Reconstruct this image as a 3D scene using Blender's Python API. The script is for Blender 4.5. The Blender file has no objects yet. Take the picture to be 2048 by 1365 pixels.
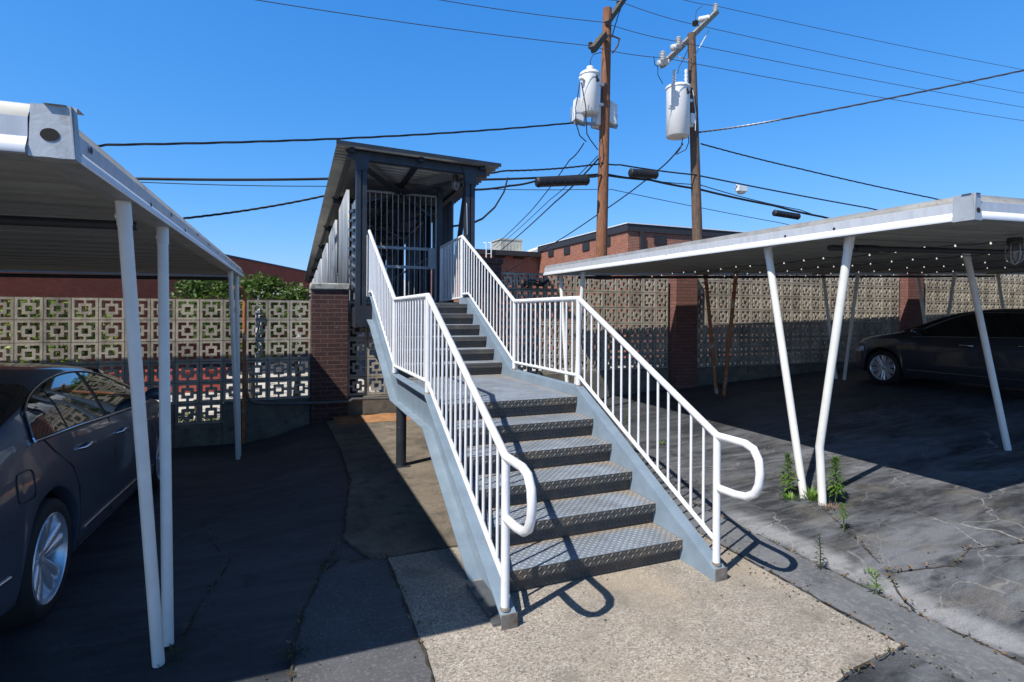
import bpy, bmesh, math, random
from mathutils import Vector, Matrix, noise
random.seed(7)
R = math.radians
S = bpy.context.scene
COL = S.collection
PI = math.pi

# ------------------------------------------------------------------ camera constants
F, YH, ROLL, PH, EYE = 1095.0, 626.33, 0.006, 0.3841, 1.7026
CAM = Vector((-1.824, -3.042, EYE))
FW = Vector((math.sin(PH), math.cos(PH), 0)); RT = Vector((math.cos(PH), -math.sin(PH), 0))

def ray(px, py):
    a, b = px - 1024, py - 682.5
    a, b = math.cos(ROLL)*a + math.sin(ROLL)*b, -math.sin(ROLL)*a + math.cos(ROLL)*b
    b -= YH - 682.5
    return RT*(a/F) + FW + Vector((0, 0, -b/F))
def at_s(px, py, s):                      # point of the photo at distance line y = s
    r = ray(px, py); return CAM + r*((s - CAM.y)/r.y)
def at_z(px, py, z):
    r = ray(px, py); return CAM + r*((z - CAM.z)/r.z)
def at_d(px, py, d):
    return CAM + ray(px, py)*d
def at_t(px, py, t):
    r = ray(px, py); return CAM + r*((t - CAM.x)/r.x)

# ------------------------------------------------------------------ materials
def newmat(name):
    m = bpy.data.materials.new(name); m.use_nodes = True
    nt = m.node_tree; b = nt.nodes['Principled BSDF']
    return m, nt, b
def N(nt, t, **k):
    n = nt.nodes.new(t)
    for a, v in k.items(): setattr(n, a, v)
    return n
def ramp(nt, fac, stops):
    r = N(nt, 'ShaderNodeValToRGB')
    e = r.color_ramp.elements
    while len(e) < len(stops): e.new(0.5)
    for i, (p, c) in enumerate(stops):
        e[i].position = p
        e[i].color = (*c, 1) if not isinstance(c, (int, float)) else (c, c, c, 1)
    nt.links.new(fac, r.inputs[0]); return r.outputs[0]
def pos(nt, world=False):
    if world: return N(nt, 'ShaderNodeNewGeometry').outputs['Position']
    return N(nt, 'ShaderNodeTexCoord').outputs['Object']
def noise_n(nt, co, scale, detail=4, rough=.55, dist=0):
    n = N(nt, 'ShaderNodeTexNoise'); n.inputs['Scale'].default_value = scale
    n.inputs['Detail'].default_value = detail; n.inputs['Roughness'].default_value = rough
    n.inputs['Distortion'].default_value = dist
    nt.links.new(co, n.inputs['Vector']); return n.outputs['Fac']
def mapping(nt, co, sc=(1, 1, 1), ro=(0, 0, 0), lo=(0, 0, 0)):
    m = N(nt, 'ShaderNodeMapping'); m.inputs['Scale'].default_value = sc
    m.inputs['Rotation'].default_value = ro; m.inputs['Location'].default_value = lo
    nt.links.new(co, m.inputs[0]); return m.outputs[0]
def math_n(nt, op, a, b=None, clamp=False):
    m = N(nt, 'ShaderNodeMath', operation=op, use_clamp=clamp)
    for i, v in enumerate((a, b)):
        if v is None: continue
        if isinstance(v, (int, float)): m.inputs[i].default_value = v
        else: nt.links.new(v, m.inputs[i])
    return m.outputs[0]
def mix_c(nt, fac, a, b, mode='MIX'):
    m = N(nt, 'ShaderNodeMix', data_type='RGBA', blend_type=mode)
    for i, v in ((0, fac), (6, a), (7, b)):
        if isinstance(v, (int, float)): m.inputs[i].default_value = v
        elif isinstance(v, tuple): m.inputs[i].default_value = (*v, 1)
        else: nt.links.new(v, m.inputs[i])
    return m.outputs[2]
def bump(nt, b, h, dist=.01, strength=.6):
    n = N(nt, 'ShaderNodeBump'); n.inputs['Distance'].default_value = dist
    n.inputs['Strength'].default_value = strength
    nt.links.new(h, n.inputs['Height']); nt.links.new(n.outputs[0], b.inputs['Normal'])
def smooth(nt, v, lo, hi):
    m = N(nt, 'ShaderNodeMapRange', interpolation_type='SMOOTHSTEP')
    m.inputs[1].default_value = lo; m.inputs[2].default_value = hi
    nt.links.new(v, m.inputs[0]); return m.outputs[0]

def plain(name, c, rough=.5, metal=0, var=.15, scale=6, spots=None, spot_scale=9, spot_at=(.62, .7), bmp=0, coat=0, world=False, stretch=(1, 1, 1)):
    m, nt, b = newmat(name)
    co = mapping(nt, pos(nt, world), stretch)
    f = noise_n(nt, co, scale, 5, .6)
    lo = tuple(max(0, x*(1-var)) for x in c); hi = tuple(min(1, x*(1+var)) for x in c)
    col = ramp(nt, f, [(.3, lo), (.7, hi)])
    if spots:
        g = noise_n(nt, co, spot_scale, 6, .65)
        col = mix_c(nt, ramp(nt, g, [(spot_at[0], 0), (spot_at[1], 1)]), col, spots)
    nt.links.new(col, b.inputs['Base Color'])
    b.inputs['Roughness'].default_value = rough; b.inputs['Metallic'].default_value = metal
    b.inputs['Coat Weight'].default_value = coat; b.inputs['Coat Roughness'].default_value = .06
    if bmp: bump(nt, b, noise_n(nt, co, scale*8, 6, .65), bmp)
    return m

def brick_mat(name, c1, c2, mortar, bw=.203, bh=.0677, light=None, rough=.85, msz=.0055):
    m, nt, b = newmat(name)
    sx = N(nt, 'ShaderNodeSeparateXYZ'); nt.links.new(pos(nt), sx.inputs[0])
    cx = N(nt, 'ShaderNodeCombineXYZ')
    nt.links.new(math_n(nt, 'ADD', sx.outputs[0], sx.outputs[1]), cx.inputs[0]); nt.links.new(sx.outputs[2], cx.inputs[1])
    t = N(nt, 'ShaderNodeTexBrick'); t.inputs['Scale'].default_value = 1
    t.inputs['Brick Width'].default_value = bw; t.inputs['Row Height'].default_value = bh
    t.inputs['Mortar Size'].default_value = msz; t.inputs['Mortar Smooth'].default_value = .3; t.inputs['Bias'].default_value = -.1
    t.inputs['Color1'].default_value = (*c1, 1); t.inputs['Color2'].default_value = (*c2, 1); t.inputs['Mortar'].default_value = (*mortar, 1)
    nt.links.new(cx.outputs[0], t.inputs['Vector'])
    f = noise_n(nt, pos(nt), 2.2, 5, .65)
    col = mix_c(nt, ramp(nt, f, [(.3, .0), (.75, .55)]), t.outputs['Color'], tuple(x*.55 for x in c1))
    if light:
        g = noise_n(nt, mapping(nt, pos(nt), (2.4, 2.4, 7)), 2.5, 4, .6)
        col = mix_c(nt, ramp(nt, g, [(.6, 0), (.72, .55)]), col, light)
    g2 = noise_n(nt, pos(nt), 60, 3, .6)
    col = mix_c(nt, .35, col, ramp(nt, g2, [(.3, .45), (.7, 1.0)]), 'MULTIPLY')
    nt.links.new(col, b.inputs['Base Color']); b.inputs['Roughness'].default_value = rough
    bump(nt, b, math_n(nt, 'SUBTRACT', math_n(nt, 'MULTIPLY', g2, .3), t.outputs['Fac']), .006, .8)
    return m

M = {}
M['white_rail'] = plain('white_rail_paint', (.74, .74, .745), .38, 0, .08, 7, (.33, .24, .17), 26, (.70, .77), .0012)
M['stringer'] = plain('blue_grey_steel_paint', (.205, .268, .332), .42, 0, .14, 5, (.40, .37, .32), 11, (.64, .76), .0008)
M['stringer_rust'] = plain('rusted_plate', (.19, .17, .145), .75, .2, .4, 14, (.15, .085, .045), 9, (.54, .70), .003)
M['steel_dark'] = plain('dark_blue_grey_steel', (.030, .036, .047), .45, .2, .25, 5, (.10, .09, .08), 14, (.66, .74))
M['galv'] = plain('galvanised_sheet', (.30, .32, .34), .45, .45, .22, 3, None, 1, (0, 1), 0, 0, False, (1, 1, .3))
M['galv_wall'] = plain('ribbed_wall_sheet', (.20, .22, .245), .5, .25, .5, 5, (.07, .075, .08), 6, (.54, .70), 0, 0, False, (4, 4, .12))
M['roof_sheet'] = plain('corrugated_roof_sheet', (.36, .36, .35), .32, .75, .15, 3)
M['carport_white'] = plain('white_aluminium', (.74, .75, .77), .38, .1, .07, 4, (.42, .40, .36), 12, (.66, .78))
M['carport_mid'] = plain('weathered_white_band', (.52, .54, .575), .42, .15, .1, 4, (.34, .33, .32), 14, (.62, .76), .0006, 0, False, (6, 6, 1))
M['carport_grey'] = plain('weathered_grey_aluminium', (.34, .34, .33), .5, .35, .2, 6, (.22, .19, .16), 9, (.58, .72))
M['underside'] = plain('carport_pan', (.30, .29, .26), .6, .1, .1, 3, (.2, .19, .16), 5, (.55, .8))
M['post_cream'] = plain('cream_post_paint', (.72, .71, .66), .4, 0, .06, 8, (.28, .15, .07), 22, (.70, .75), .0006)
M['post_rust'] = plain('rusty_post', (.33, .12, .045), .7, 0, .35, 9, (.42, .36, .30), 6, (.55, .62), .001)
M['cap_metal'] = plain('corner_cap_metal', (.44, .45, .455), .42, .4, .14, 5, (.28, .26, .23), 6, (.55, .72), .002)
M['hole'] = plain('dark_hole', (.012, .01, .009), .9, 0, .2)
M['bolt'] = plain('bolt_dark', (.05, .045, .04), .6, .5, .2)
M['conduit_grey'] = plain('conduit_grey', (.13, .13, .135), .5, .3, .2)
M['pipe_dark'] = plain('dark_conduit', (.03, .03, .03), .6, 0, .2)
M['concrete'] = plain('concrete_rough', (.15, .135, .11), .9, 0, .3, 4, (.06, .052, .042), 7, (.55, .7), .006)
M['concrete_cap'] = plain('stone_cap', (.36, .36, .32), .9, 0, .3, 9, (.12, .12, .10), 16, (.5, .68), .008)
M['block'] = plain('screen_block_concrete', (.37, .335, .275), .92, 0, .22, 5, (.17, .145, .11), 8, (.56, .70), .003)
def block_mat():
    m, nt, b = newmat('screen_block_concrete'); co = pos(nt)
    sn = N(nt, 'ShaderNodeVectorMath', operation='FLOOR'); nt.links.new(mapping(nt, co, (1/.305, .2, 1/.305), (0, 0, 0), (.0, .5, .0)), sn.inputs[0])
    wn = N(nt, 'ShaderNodeTexWhiteNoise'); nt.links.new(sn.outputs[0], wn.inputs['Vector'])
    f = noise_n(nt, co, 6, 5, .65); g = noise_n(nt, mapping(nt, co, (1, 1, .35)), 5, 6, .7); h = noise_n(nt, co, 45, 4, .6)
    col = ramp(nt, f, [(.3, (.35, .315, .255)), (.7, (.52, .47, .385))])
    col = mix_c(nt, ramp(nt, g, [(.50, 0), (.68, .75)]), col, (.15, .125, .095))
    col = mix_c(nt, 1.0, col, ramp(nt, wn.outputs['Value'], [(0, .74), (1, 1.14)]), 'MULTIPLY')
    col = mix_c(nt, .6, col, ramp(nt, h, [(.3, .6), (.62, 1.1)]), 'MULTIPLY')
    nt.links.new(col, b.inputs['Base Color']); b.inputs['Roughness'].default_value = .95; bump(nt, b, h, .006, .8); return m
M['block'] = block_mat()
M['mortar'] = plain('block_mortar', (.075, .062, .05), .95, 0, .3, 9)
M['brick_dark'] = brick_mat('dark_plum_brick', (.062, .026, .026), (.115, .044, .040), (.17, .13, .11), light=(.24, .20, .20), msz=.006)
M['brick_pink'] = brick_mat('faded_red_brick', (.27, .12, .095), (.19, .08, .065), (.09, .065, .055), msz=.007)
M['brick_red'] = brick_mat('red_building_brick', (.40, .125, .065), (.24, .065, .038), (.46, .36, .29), light=(.46, .24, .15), msz=.009)
M['brick_left'] = brick_mat('long_red_brick', (.62, .135, .055), (.46, .095, .042), (.36, .16, .10), light=(.62, .24, .12))
M['roof_trim'] = plain('dark_roof_trim', (.035, .032, .033), .55, .1, .2)
M['white_trim'] = plain('white_membrane', (.75, .75, .75), .6, 0, .05)
M['hvac'] = plain('hvac_beige', (.46, .44, .37), .55, .1, .12, 4, (.25, .24, .2), 7, (.6, .7))
M['vent'] = plain('vent_dark', (.03, .028, .03), .6, .2, .2)
M['pole1'] = plain('pole_wood_red', (.25, .105, .05), .85, 0, .45, 5, (.07, .035, .02), 9, (.52, .66), .012, 0, False, (9, 9, .7))
M['pole2'] = plain('pole_wood_grey', (.15, .095, .065), .88, 0, .45, 5, (.05, .035, .028), 9, (.5, .66), .012, 0, False, (9, 9, .7))
M['arm_wood'] = plain('crossarm_wood', (.27, .245, .20), .9, 0, .3, 7, (.10, .09, .07), 9, (.55, .7), .006)
M['arm_dark'] = plain('crossarm_dark', (.09, .075, .055), .9, 0, .3, 7)
M['transformer'] = plain('transformer_grey_white', (.74, .74, .73), .4, .05, .05, 3, (.55, .55, .53), 6, (.66, .8))
M['porcelain'] = plain('porcelain', (.66, .67, .66), .25, 0, .08)
M['wire_black'] = plain('black_cable', (.014, .014, .017), .55, 0, .2)
M['wire_grey'] = plain('bare_conductor', (.10, .10, .12), .4, .5, .15)
M['rubber'] = plain('tyre_rubber', (.014, .014, .015), .75, 0, .2)
M['rim'] = plain('alloy_rim', (.66, .68, .72), .30, .7, .05)
M['chrome'] = plain('chrome_trim', (.62, .64, .68), .16, 1, .03)
M['black_plastic'] = plain('black_plastic', (.012, .012, .014), .5, 0, .1)
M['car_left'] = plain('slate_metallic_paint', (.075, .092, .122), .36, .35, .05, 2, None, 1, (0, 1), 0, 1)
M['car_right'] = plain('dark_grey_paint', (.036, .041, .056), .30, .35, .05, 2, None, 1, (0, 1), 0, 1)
M['headlight'] = plain('headlight_lens', (.5, .5, .5), .12, .3, .1, 20)
M['tail'] = plain('tail_lens', (.25, .01, .01), .15, 0, .1)
M['trunk'] = plain('bark', (.075, .055, .04), .9, 0, .3, 9, None, 1, (0, 1), .01)
M['soil'] = plain('orange_soil', (.34, .16, .065), .95, 0, .35, 7, (.25, .21, .15), 9, (.5, .65), .015)
M['pale_ground'] = plain('pale_pavement', (.50, .47, .42), .9, 0, .2, 1.2, (.12, .11, .10), 2.0, (.5, .6))
M['crack'] = plain('crack_dirt', (.05, .043, .032), 1, 0, .5, 20)
M['plate_steel'] = plain('plate_steel', (.13, .14, .15), .55, .4, .3, 8, (.2, .13, .08), 11, (.58, .7))
M['gate'] = plain('gate_grey_paint', (.30, .32, .35), .42, .1, .12)
def glass_mat(name, c=(.008, .01, .011)):
    m, nt, b = newmat(name); b.inputs['Base Color'].default_value = (*c, 1)
    b.inputs['Roughness'].default_value = .03; b.inputs['Coat Weight'].default_value = 1; b.inputs['Coat Roughness'].default_value = .02
    return m
M['car_glass'] = glass_mat('tinted_car_glass')
M['lamp_glass'] = glass_mat('lamp_glass', (.10, .10, .095))
def emit(name, c, e):
    m, nt, b = newmat(name); b.inputs['Base Color'].default_value = (*c, 1)
    b.inputs['Emission Color'].default_value = (*c, 1); b.inputs['Emission Strength'].default_value = e; return m
M['bulb'] = emit('lit_bulb', (1, .95, .86), .65)
def leaf_mat(name, a, b_, tr=.35):
    m, nt, b = newmat(name)
    f = noise_n(nt, pos(nt), 3.5, 3)
    oi = N(nt, 'ShaderNodeNewGeometry').outputs['Random Per Island']
    col = mix_c(nt, math_n(nt, 'MULTIPLY', math_n(nt, 'ADD', f, oi), .5), a, b_)
    nt.links.new(col, b.inputs['Base Color']); b.inputs['Roughness'].default_value = .5
    t = N(nt, 'ShaderNodeBsdfTranslucent'); nt.links.new(col, t.inputs[0])
    mx = N(nt, 'ShaderNodeMixShader'); mx.inputs[0].default_value = tr
    nt.links.new(b.outputs[0], mx.inputs[1]); nt.links.new(t.outputs[0], mx.inputs[2])
    nt.links.new(mx.outputs[0], nt.nodes['Material Output'].inputs[0]); return m
M['leaf'] = leaf_mat('leaf_green', (.035, .085, .012), (.16, .25, .05))
M['leaf_pale'] = leaf_mat('leaf_pale', (.10, .17, .02), (.28, .36, .07))
M['weed'] = leaf_mat('weed_green', (.05, .13, .015), (.17, .29, .04))
M['weed_dark'] = leaf_mat('weed_dark', (.02, .04, .012), (.07, .11, .03))
M['dry'] = leaf_mat('dry_leaf', (.12, .06, .03), (.26, .18, .10), .15)

def tread_mat():
    m, nt, b = newmat('diamond_plate')
    co = pos(nt)
    at = N(nt, 'ShaderNodeAttribute', attribute_name='dirt').outputs['Fac']
    f = noise_n(nt, co, 7, 5, .65); g = noise_n(nt, co, 90, 3, .6)
    base = ramp(nt, f, [(.3, (.19, .225, .27)), (.7, (.29, .33, .385))])
    dk = mix_c(nt, ramp(nt, noise_n(nt, co, 3.1, 4, .6), [(.4, 0), (.65, .55)]), base, (.145, .155, .165))
    dirtf = math_n(nt, 'MULTIPLY', ramp(nt, math_n(nt, 'ADD', math_n(nt, 'MULTIPLY', f, .7), at), [(.62, 0), (1.15 if False else 1.0, 1)]), 1.0, True)
    col = mix_c(nt, dirtf, dk, mix_c(nt, g, (.22, .17, .12), (.36, .28, .20)))
    nt.links.new(col, b.inputs['Base Color']); b.inputs['Roughness'].default_value = .48; b.inputs['Metallic'].default_value = .15
    bump(nt, b, g, .0006); return m
M['tread'] = tread_mat()
def riser_mat():
    m, nt, b = newmat('worn_riser_plate')
    co = pos(nt); f = noise_n(nt, co, 5, 5, .65)
    col = ramp(nt, f, [(.32, (.048, .050, .055)), (.55, (.070, .067, .062)), (.75, (.135, .110, .082))])
    nt.links.new(col, b.inputs['Base Color']); b.inputs['Roughness'].default_value = .5; b.inputs['Metallic'].default_value = .2
    return m
M['riser'] = riser_mat()
M['lug'] = plain('worn_lug_steel', (.135, .132, .126), .62, .05, .2, 7, (.20, .15, .10), 5, (.56, .70))

def asphalt_mat(name, dark, worn, left=False):
    m, nt, b = newmat(name)
    co = pos(nt, True)
    sx = N(nt, 'ShaderNodeSeparateXYZ'); nt.links.new(co, sx.inputs[0]); t, s = sx.outputs[0], sx.outputs[1]
    n1 = noise_n(nt, mapping(nt, co, (.55, 1.5, 1), (0, 0, R(24))), 1.1, 6, .62, .9)
    n2 = noise_n(nt, mapping(nt, co, (.5, 2.2, 1), (0, 0, R(-18))), 4.0, 6, .66, .7)
    grit = noise_n(nt, co, 140, 2, .5)
    grit2 = noise_n(nt, co, 420, 1, .5)
    # worn, greyed area in front of and beside the right carport
    mk = math_n(nt, 'MULTIPLY', smooth(nt, t, 0.4, 1.6), math_n(nt, 'SUBTRACT', 1.0, smooth(nt, s, 1.0, 4.5)))
    mk = math_n(nt, 'MAXIMUM', mk, math_n(nt, 'SUBTRACT', 1.0, smooth(nt, s, -1.6, -.6)))
    w = math_n(nt, 'ADD', math_n(nt, 'MULTIPLY', n1, .62), math_n(nt, 'MULTIPLY', n2, .42))
    wf = ramp(nt, w, [(.44, 0), (.62, 1)])
    wf = math_n(nt, 'MULTIPLY', wf, math_n(nt, 'ADD', math_n(nt, 'MULTIPLY', mk, .68), .30))
    # pale scuffed band along the slab edge
    bd = math_n(nt, 'ABSOLUTE', math_n(nt, 'SUBTRACT', math_n(nt, 'ADD', t, math_n(nt, 'MULTIPLY', n1, .35)), 1.84))
    bd = math_n(nt, 'MULTIPLY', math_n(nt, 'SUBTRACT', 1.0, smooth(nt, bd, .04, .22)), math_n(nt, 'SUBTRACT', 1.0, smooth(nt, s, .3, .9)))
    col = mix_c(nt, wf, dark, worn)
    col = mix_c(nt, math_n(nt, 'MULTIPLY', bd, math_n(nt, 'MULTIPLY', n2, 1.35), True), col, (.36, .36, .37))
    oil = ramp(nt, noise_n(nt, mapping(nt, co, (1, 1, 1), (0, 0, 0), (7, 5, 0)), 2.3, 4, .6), [(.60, 0), (.70, .75)])
    col = mix_c(nt, oil, col, (.014, .014, .016))
    # tan dust stains
    ds = ramp(nt, noise_n(nt, mapping(nt, co, (.8, 1.7, 1), (0, 0, R(20)), (4, 2, 0)), 1.7, 5, .6, .4), [(.55, 0), (.72, .55)])
    col = mix_c(nt, math_n(nt, 'MULTIPLY', ds, mk), col, (.20, .175, .14))
    # hairline cracks, pale where dust has filled them
    wn = N(nt, 'ShaderNodeTexNoise'); wn.inputs['Scale'].default_value = 2.2; wn.inputs['Detail'].default_value = 5; nt.links.new(co, wn.inputs['Vector'])
    wv = N(nt, 'ShaderNodeVectorMath', operation='SCALE'); wv.inputs['Scale'].default_value = .55; nt.links.new(wn.outputs['Color'], wv.inputs[0])
    wa = N(nt, 'ShaderNodeVectorMath', operation='ADD'); nt.links.new(co, wa.inputs[0]); nt.links.new(wv.outputs[0], wa.inputs[1])
    for sc, th, cc, lo, hi in ((1.35, .010, (.34, .33, .31), .46, .60), (4.5, .022, (.24, .235, .22), .50, .62)):
        v = N(nt, 'ShaderNodeTexVoronoi', feature='DISTANCE_TO_EDGE'); v.inputs['Scale'].default_value = sc
        nt.links.new(mapping(nt, wa.outputs[0], (1, 1.25, .02), (0, 0, R(15))), v.inputs['Vector'])
        ln = math_n(nt, 'SUBTRACT', 1.0, smooth(nt, v.outputs['Distance'], th*.25, th))
        pm = ramp(nt, noise_n(nt, co, .9 if sc < 2 else 1.4, 3, .6), [(lo, 0), (hi, 1)])
        col = mix_c(nt, math_n(nt, 'MULTIPLY', math_n(nt, 'MULTIPLY', math_n(nt, 'MULTIPLY', ln, pm), math_n(nt, 'ADD', math_n(nt, 'MULTIPLY', mk, .85), .15)), .8 if sc < 2 else .6), col, cc)
    gcol = ramp(nt, grit, [(.35, .72), (.66, 1.25)])
    col = mix_c(nt, .8, col, gcol, 'MULTIPLY')
    sp = ramp(nt, grit2, [(.67, 0), (.73, .75)])
    col = mix_c(nt, sp, col, (.30, .30, .29))
    nt.links.new(col, b.inputs['Base Color']); b.inputs['Roughness'].default_value = .62
    bump(nt, b, math_n(nt, 'ADD', grit, math_n(nt, 'MULTIPLY', grit2, .6)), .004, .55)
    return m
M['asphalt'] = asphalt_mat('sealed_asphalt', (.028, .030, .035), (.165, .172, .188))
M['patch'] = plain('old_asphalt_patch', (.085, .087, .093), .8, 0, .22, 3, (.17, .175, .18), 55, (.52, .72), .004, 0, True)
def pad_mat():
    m, nt, b = newmat('exposed_aggregate'); co = pos(nt, True)
    v = N(nt, 'ShaderNodeTexVoronoi'); v.inputs['Scale'].default_value = 120; nt.links.new(co, v.inputs['Vector'])
    sp = N(nt, 'ShaderNodeSeparateColor'); nt.links.new(v.outputs['Color'], sp.inputs[0])
    stone = ramp(nt, sp.outputs[0], [(0, (.12, .108, .095)), (.16, (.22, .195, .165)), (.45, (.325, .287, .24)), (.8, (.42, .375, .32)), (1, (.56, .52, .465))])
    f = noise_n(nt, co, 1.5, 6, .62); g = noise_n(nt, co, 11, 5, .65)
    col = mix_c(nt, ramp(nt, g, [(.35, .05), (.7, .35)]), stone, (.37, .31, .25))
    col = mix_c(nt, ramp(nt, f, [(.42, 0), (.66, .62)]), col, (.185, .165, .14))
    col = mix_c(nt, ramp(nt, noise_n(nt, mapping(nt, co, (1, 1, 1), (0, 0, 0), (9, 1, 0)), 3.2, 5, .6), [(.56, 0), (.72, .6)]), col, (.15, .135, .115))
    col = mix_c(nt, ramp(nt, noise_n(nt, mapping(nt, co, (1, 1, 1), (0, 0, 0), (3, 8, 0)), .8, 4), [(.5, 0), (.7, .5)]), col, (.46, .36, .25))
    nt.links.new(col, b.inputs['Base Color']); b.inputs['Roughness'].default_value = .9
    bump(nt, b, v.outputs['Distance'], .004, .7); return m
M['pad'] = pad_mat()
def walk_mat():
    m, nt, b = newmat('dusty_walk'); co = pos(nt, True)
    f = noise_n(nt, co, 1.4, 6, .65, .3); g = noise_n(nt, co, 5, 6, .7); h = noise_n(nt, co, 160, 2, .5); k = noise_n(nt, mapping(nt, co, (1, 1, 1), (0, 0, 0), (5, 5, 0)), 2.6, 6, .7)
    col = ramp(nt, f, [(.3, (.105, .090, .072)), (.5, (.185, .155, .12)), (.72, (.27, .225, .17))])
    col = mix_c(nt, ramp(nt, g, [(.48, 0), (.66, .65)]), col, (.065, .058, .048))
    col = mix_c(nt, ramp(nt, k, [(.57, 0), (.68, .7)]), col, (.25, .21, .16))
    col = mix_c(nt, .85, col, ramp(nt, h, [(.34, .55), (.66, 1.3)]), 'MULTIPLY')
    nt.links.new(col, b.inputs['Base Color']); b.inputs['Roughness'].default_value = .92; bump(nt, b, math_n(nt, 'ADD', h, g), .005, .7); return m
M['walk'] = walk_mat()
M['strip'] = plain('grey_edge_strip', (.125, .13, .14), .85, 0, .35, 2.4, (.21, .21, .205), 34, (.5, .7), .004, 0, True)

# ------------------------------------------------------------------ mesh helpers
WL = {}                                    # world location of each thing and of its parts
class MB:
    def __init__(self): self.v = []; self.f = []; self.mi = []; self.sm = []; self.at = {}
    def add(self, vs, fs, mi=0, sm=False):
        o = len(self.v); self.v += [tuple(p) for p in vs]
        for f in fs: self.f.append([i+o for i in f]); self.mi.append(mi); self.sm.append(sm)
        return o
    def box(self, x0, x1, y0, y1, z0, z1, mi=0):
        self.add([(x0, y0, z0), (x1, y0, z0), (x1, y1, z0), (x0, y1, z0), (x0, y0, z1), (x1, y0, z1), (x1, y1, z1), (x0, y1, z1)],
                 [(3, 2, 1, 0), (4, 5, 6, 7), (0, 1, 5, 4), (1, 2, 6, 5), (2, 3, 7, 6), (3, 0, 4, 7)], mi)
    def bar(self, p, q, w, h, up=(0, 0, 1), mi=0):
        p, q = Vector(p), Vector(q); d = (q-p).normalized(); u = Vector(up)
        if abs(d.dot(u)) > .98: u = Vector((0, 1, 0))
        a = d.cross(u).normalized()*(w/2); b_ = a.cross(d).normalized()*(h/2)
        self.add([p-a-b_, p+a-b_, p+a+b_, p-a+b_, q-a-b_, q+a-b_, q+a+b_, q-a+b_],
                 [(3, 2, 1, 0), (4, 5, 6, 7), (0, 1, 5, 4), (1, 2, 6, 5), (2, 3, 7, 6), (3, 0, 4, 7)], mi)
    def tube(self, pts, r, n=8, mi=0, cap=True):
        pts = [Vector(p) for p in pts]; k = len(pts); rings = []
        rr = r if isinstance(r, (list, tuple)) else [r]*k
        d0 = (pts[1]-pts[0]).normalized(); u = Vector((0, 0, 1)) if abs(d0.z) < .9 else Vector((1, 0, 0))
        a = d0.cross(u).normalized()
        for i, p in enumerate(pts):
            di = (pts[i]-pts[i-1]).normalized() if i else d0
            do = (pts[i+1]-pts[i]).normalized() if i < k-1 else di
            t = (di+do); t = t.normalized() if t.length > 1e-6 else di
            a = (a - t*a.dot(t)).normalized(); b_ = t.cross(a)
            c = max(.4, math.cos(di.angle(do)/2)) if di.length and do.length else 1
            # widen along the bend so that the tube keeps its thickness
            bend = (do-di)
            ring = []
            for j in range(n):
                w = 2*PI*j/n; off = a*math.cos(w)+b_*math.sin(w)
                if bend.length > 1e-4:
                    bn = bend.normalized(); off = off + bn*(off.dot(bn))*(1/c-1)
                ring.append(p+off*rr[i])
            rings.append(ring)
        vs = [p for r_ in rings for p in r_]; fs = []
        for i in range(k-1):
            for j in range(n): fs.append((i*n+j, i*n+(j+1) % n, (i+1)*n+(j+1) % n, (i+1)*n+j))
        o = self.add(vs, fs, mi, True)
        if cap:
            self.f.append([o+j for j in reversed(range(n))]); self.mi.append(mi); self.sm.append(False)
            self.f.append([o+(k-1)*n+j for j in range(n)]); self.mi.append(mi); self.sm.append(False)
    def lathe(self, prof, n=20, c=(0, 0, 0), axis='z', mi=0, sm=True):
        k = len(prof); vs = []
        for r, h in prof:
            for j in range(n):
                a = 2*PI*j/n
                x, y, z = r*math.cos(a), r*math.sin(a), h
                if axis == 'y': x, y, z = x, h, y
                if axis == 'x': x, y, z = h, x, y
                vs.append((c[0]+x, c[1]+y, c[2]+z))
        fs = [(i*n+j, i*n+(j+1) % n, (i+1)*n+(j+1) % n, (i+1)*n+j) for i in range(k-1) for j in range(n)]
        if axis == 'y': fs = [tuple(reversed(f)) for f in fs]
        self.add(vs, fs, mi, sm)
    def prism(self, poly, fn, d0, d1, mi=0):          # poly 2D points, fn(u, v, d) -> xyz
        n = len(poly); vs = [fn(u, v, d0) for u, v in poly]+[fn(u, v, d1) for u, v in poly]
        fs = [tuple(range(n)), tuple(reversed(range(n, 2*n)))]+[(j, n+j, n+(j+1) % n, (j+1) % n) for j in range(n)]
        self.add(vs, fs, mi)
    def sweep(self, prof, path, mi=None, closed=False):  # prof (out, up) swept along a plan path, mitred; out is to the right of travel
        path = [Vector(p) for p in path]; k = len(path); n = len(prof); vs = []
        for i, p in enumerate(path):
            def dirn(a, b_): d = path[b_ % k]-path[a % k]; d.z = 0; return d.normalized()
            di = dirn(i-1, i) if (i or closed) else dirn(0, 1)
            do = dirn(i, i+1) if (i < k-1 or closed) else di
            ni = Vector((di.y, -di.x, 0)); no = Vector((do.y, -do.x, 0)); nn = (ni+no).normalized(); nn = nn/max(.3, nn.dot(ni))
            for o_, u in prof: vs.append(p+nn*o_+Vector((0, 0, u)))
        m_ = k if closed else k-1; o = len(self.v); self.v += [tuple(p) for p in vs]
        for i in range(m_):
            for j in range(n-1):
                a, b_ = i*n+j, ((i+1) % k)*n+j
                self.f.append([o+a, o+b_, o+b_+1, o+a+1]); self.mi.append(mi[j] if mi else 0); self.sm.append(False)
    def grid(self, fn, nu, nv, mi=0, sm=True):
        vs = [fn(i/nu, j/nv) for i in range(nu+1) for j in range(nv+1)]
        fs = [(i*(nv+1)+j, (i+1)*(nv+1)+j, (i+1)*(nv+1)+j+1, i*(nv+1)+j+1) for i in range(nu) for j in range(nv)]
        self.add(vs, fs, mi, sm)
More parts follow.
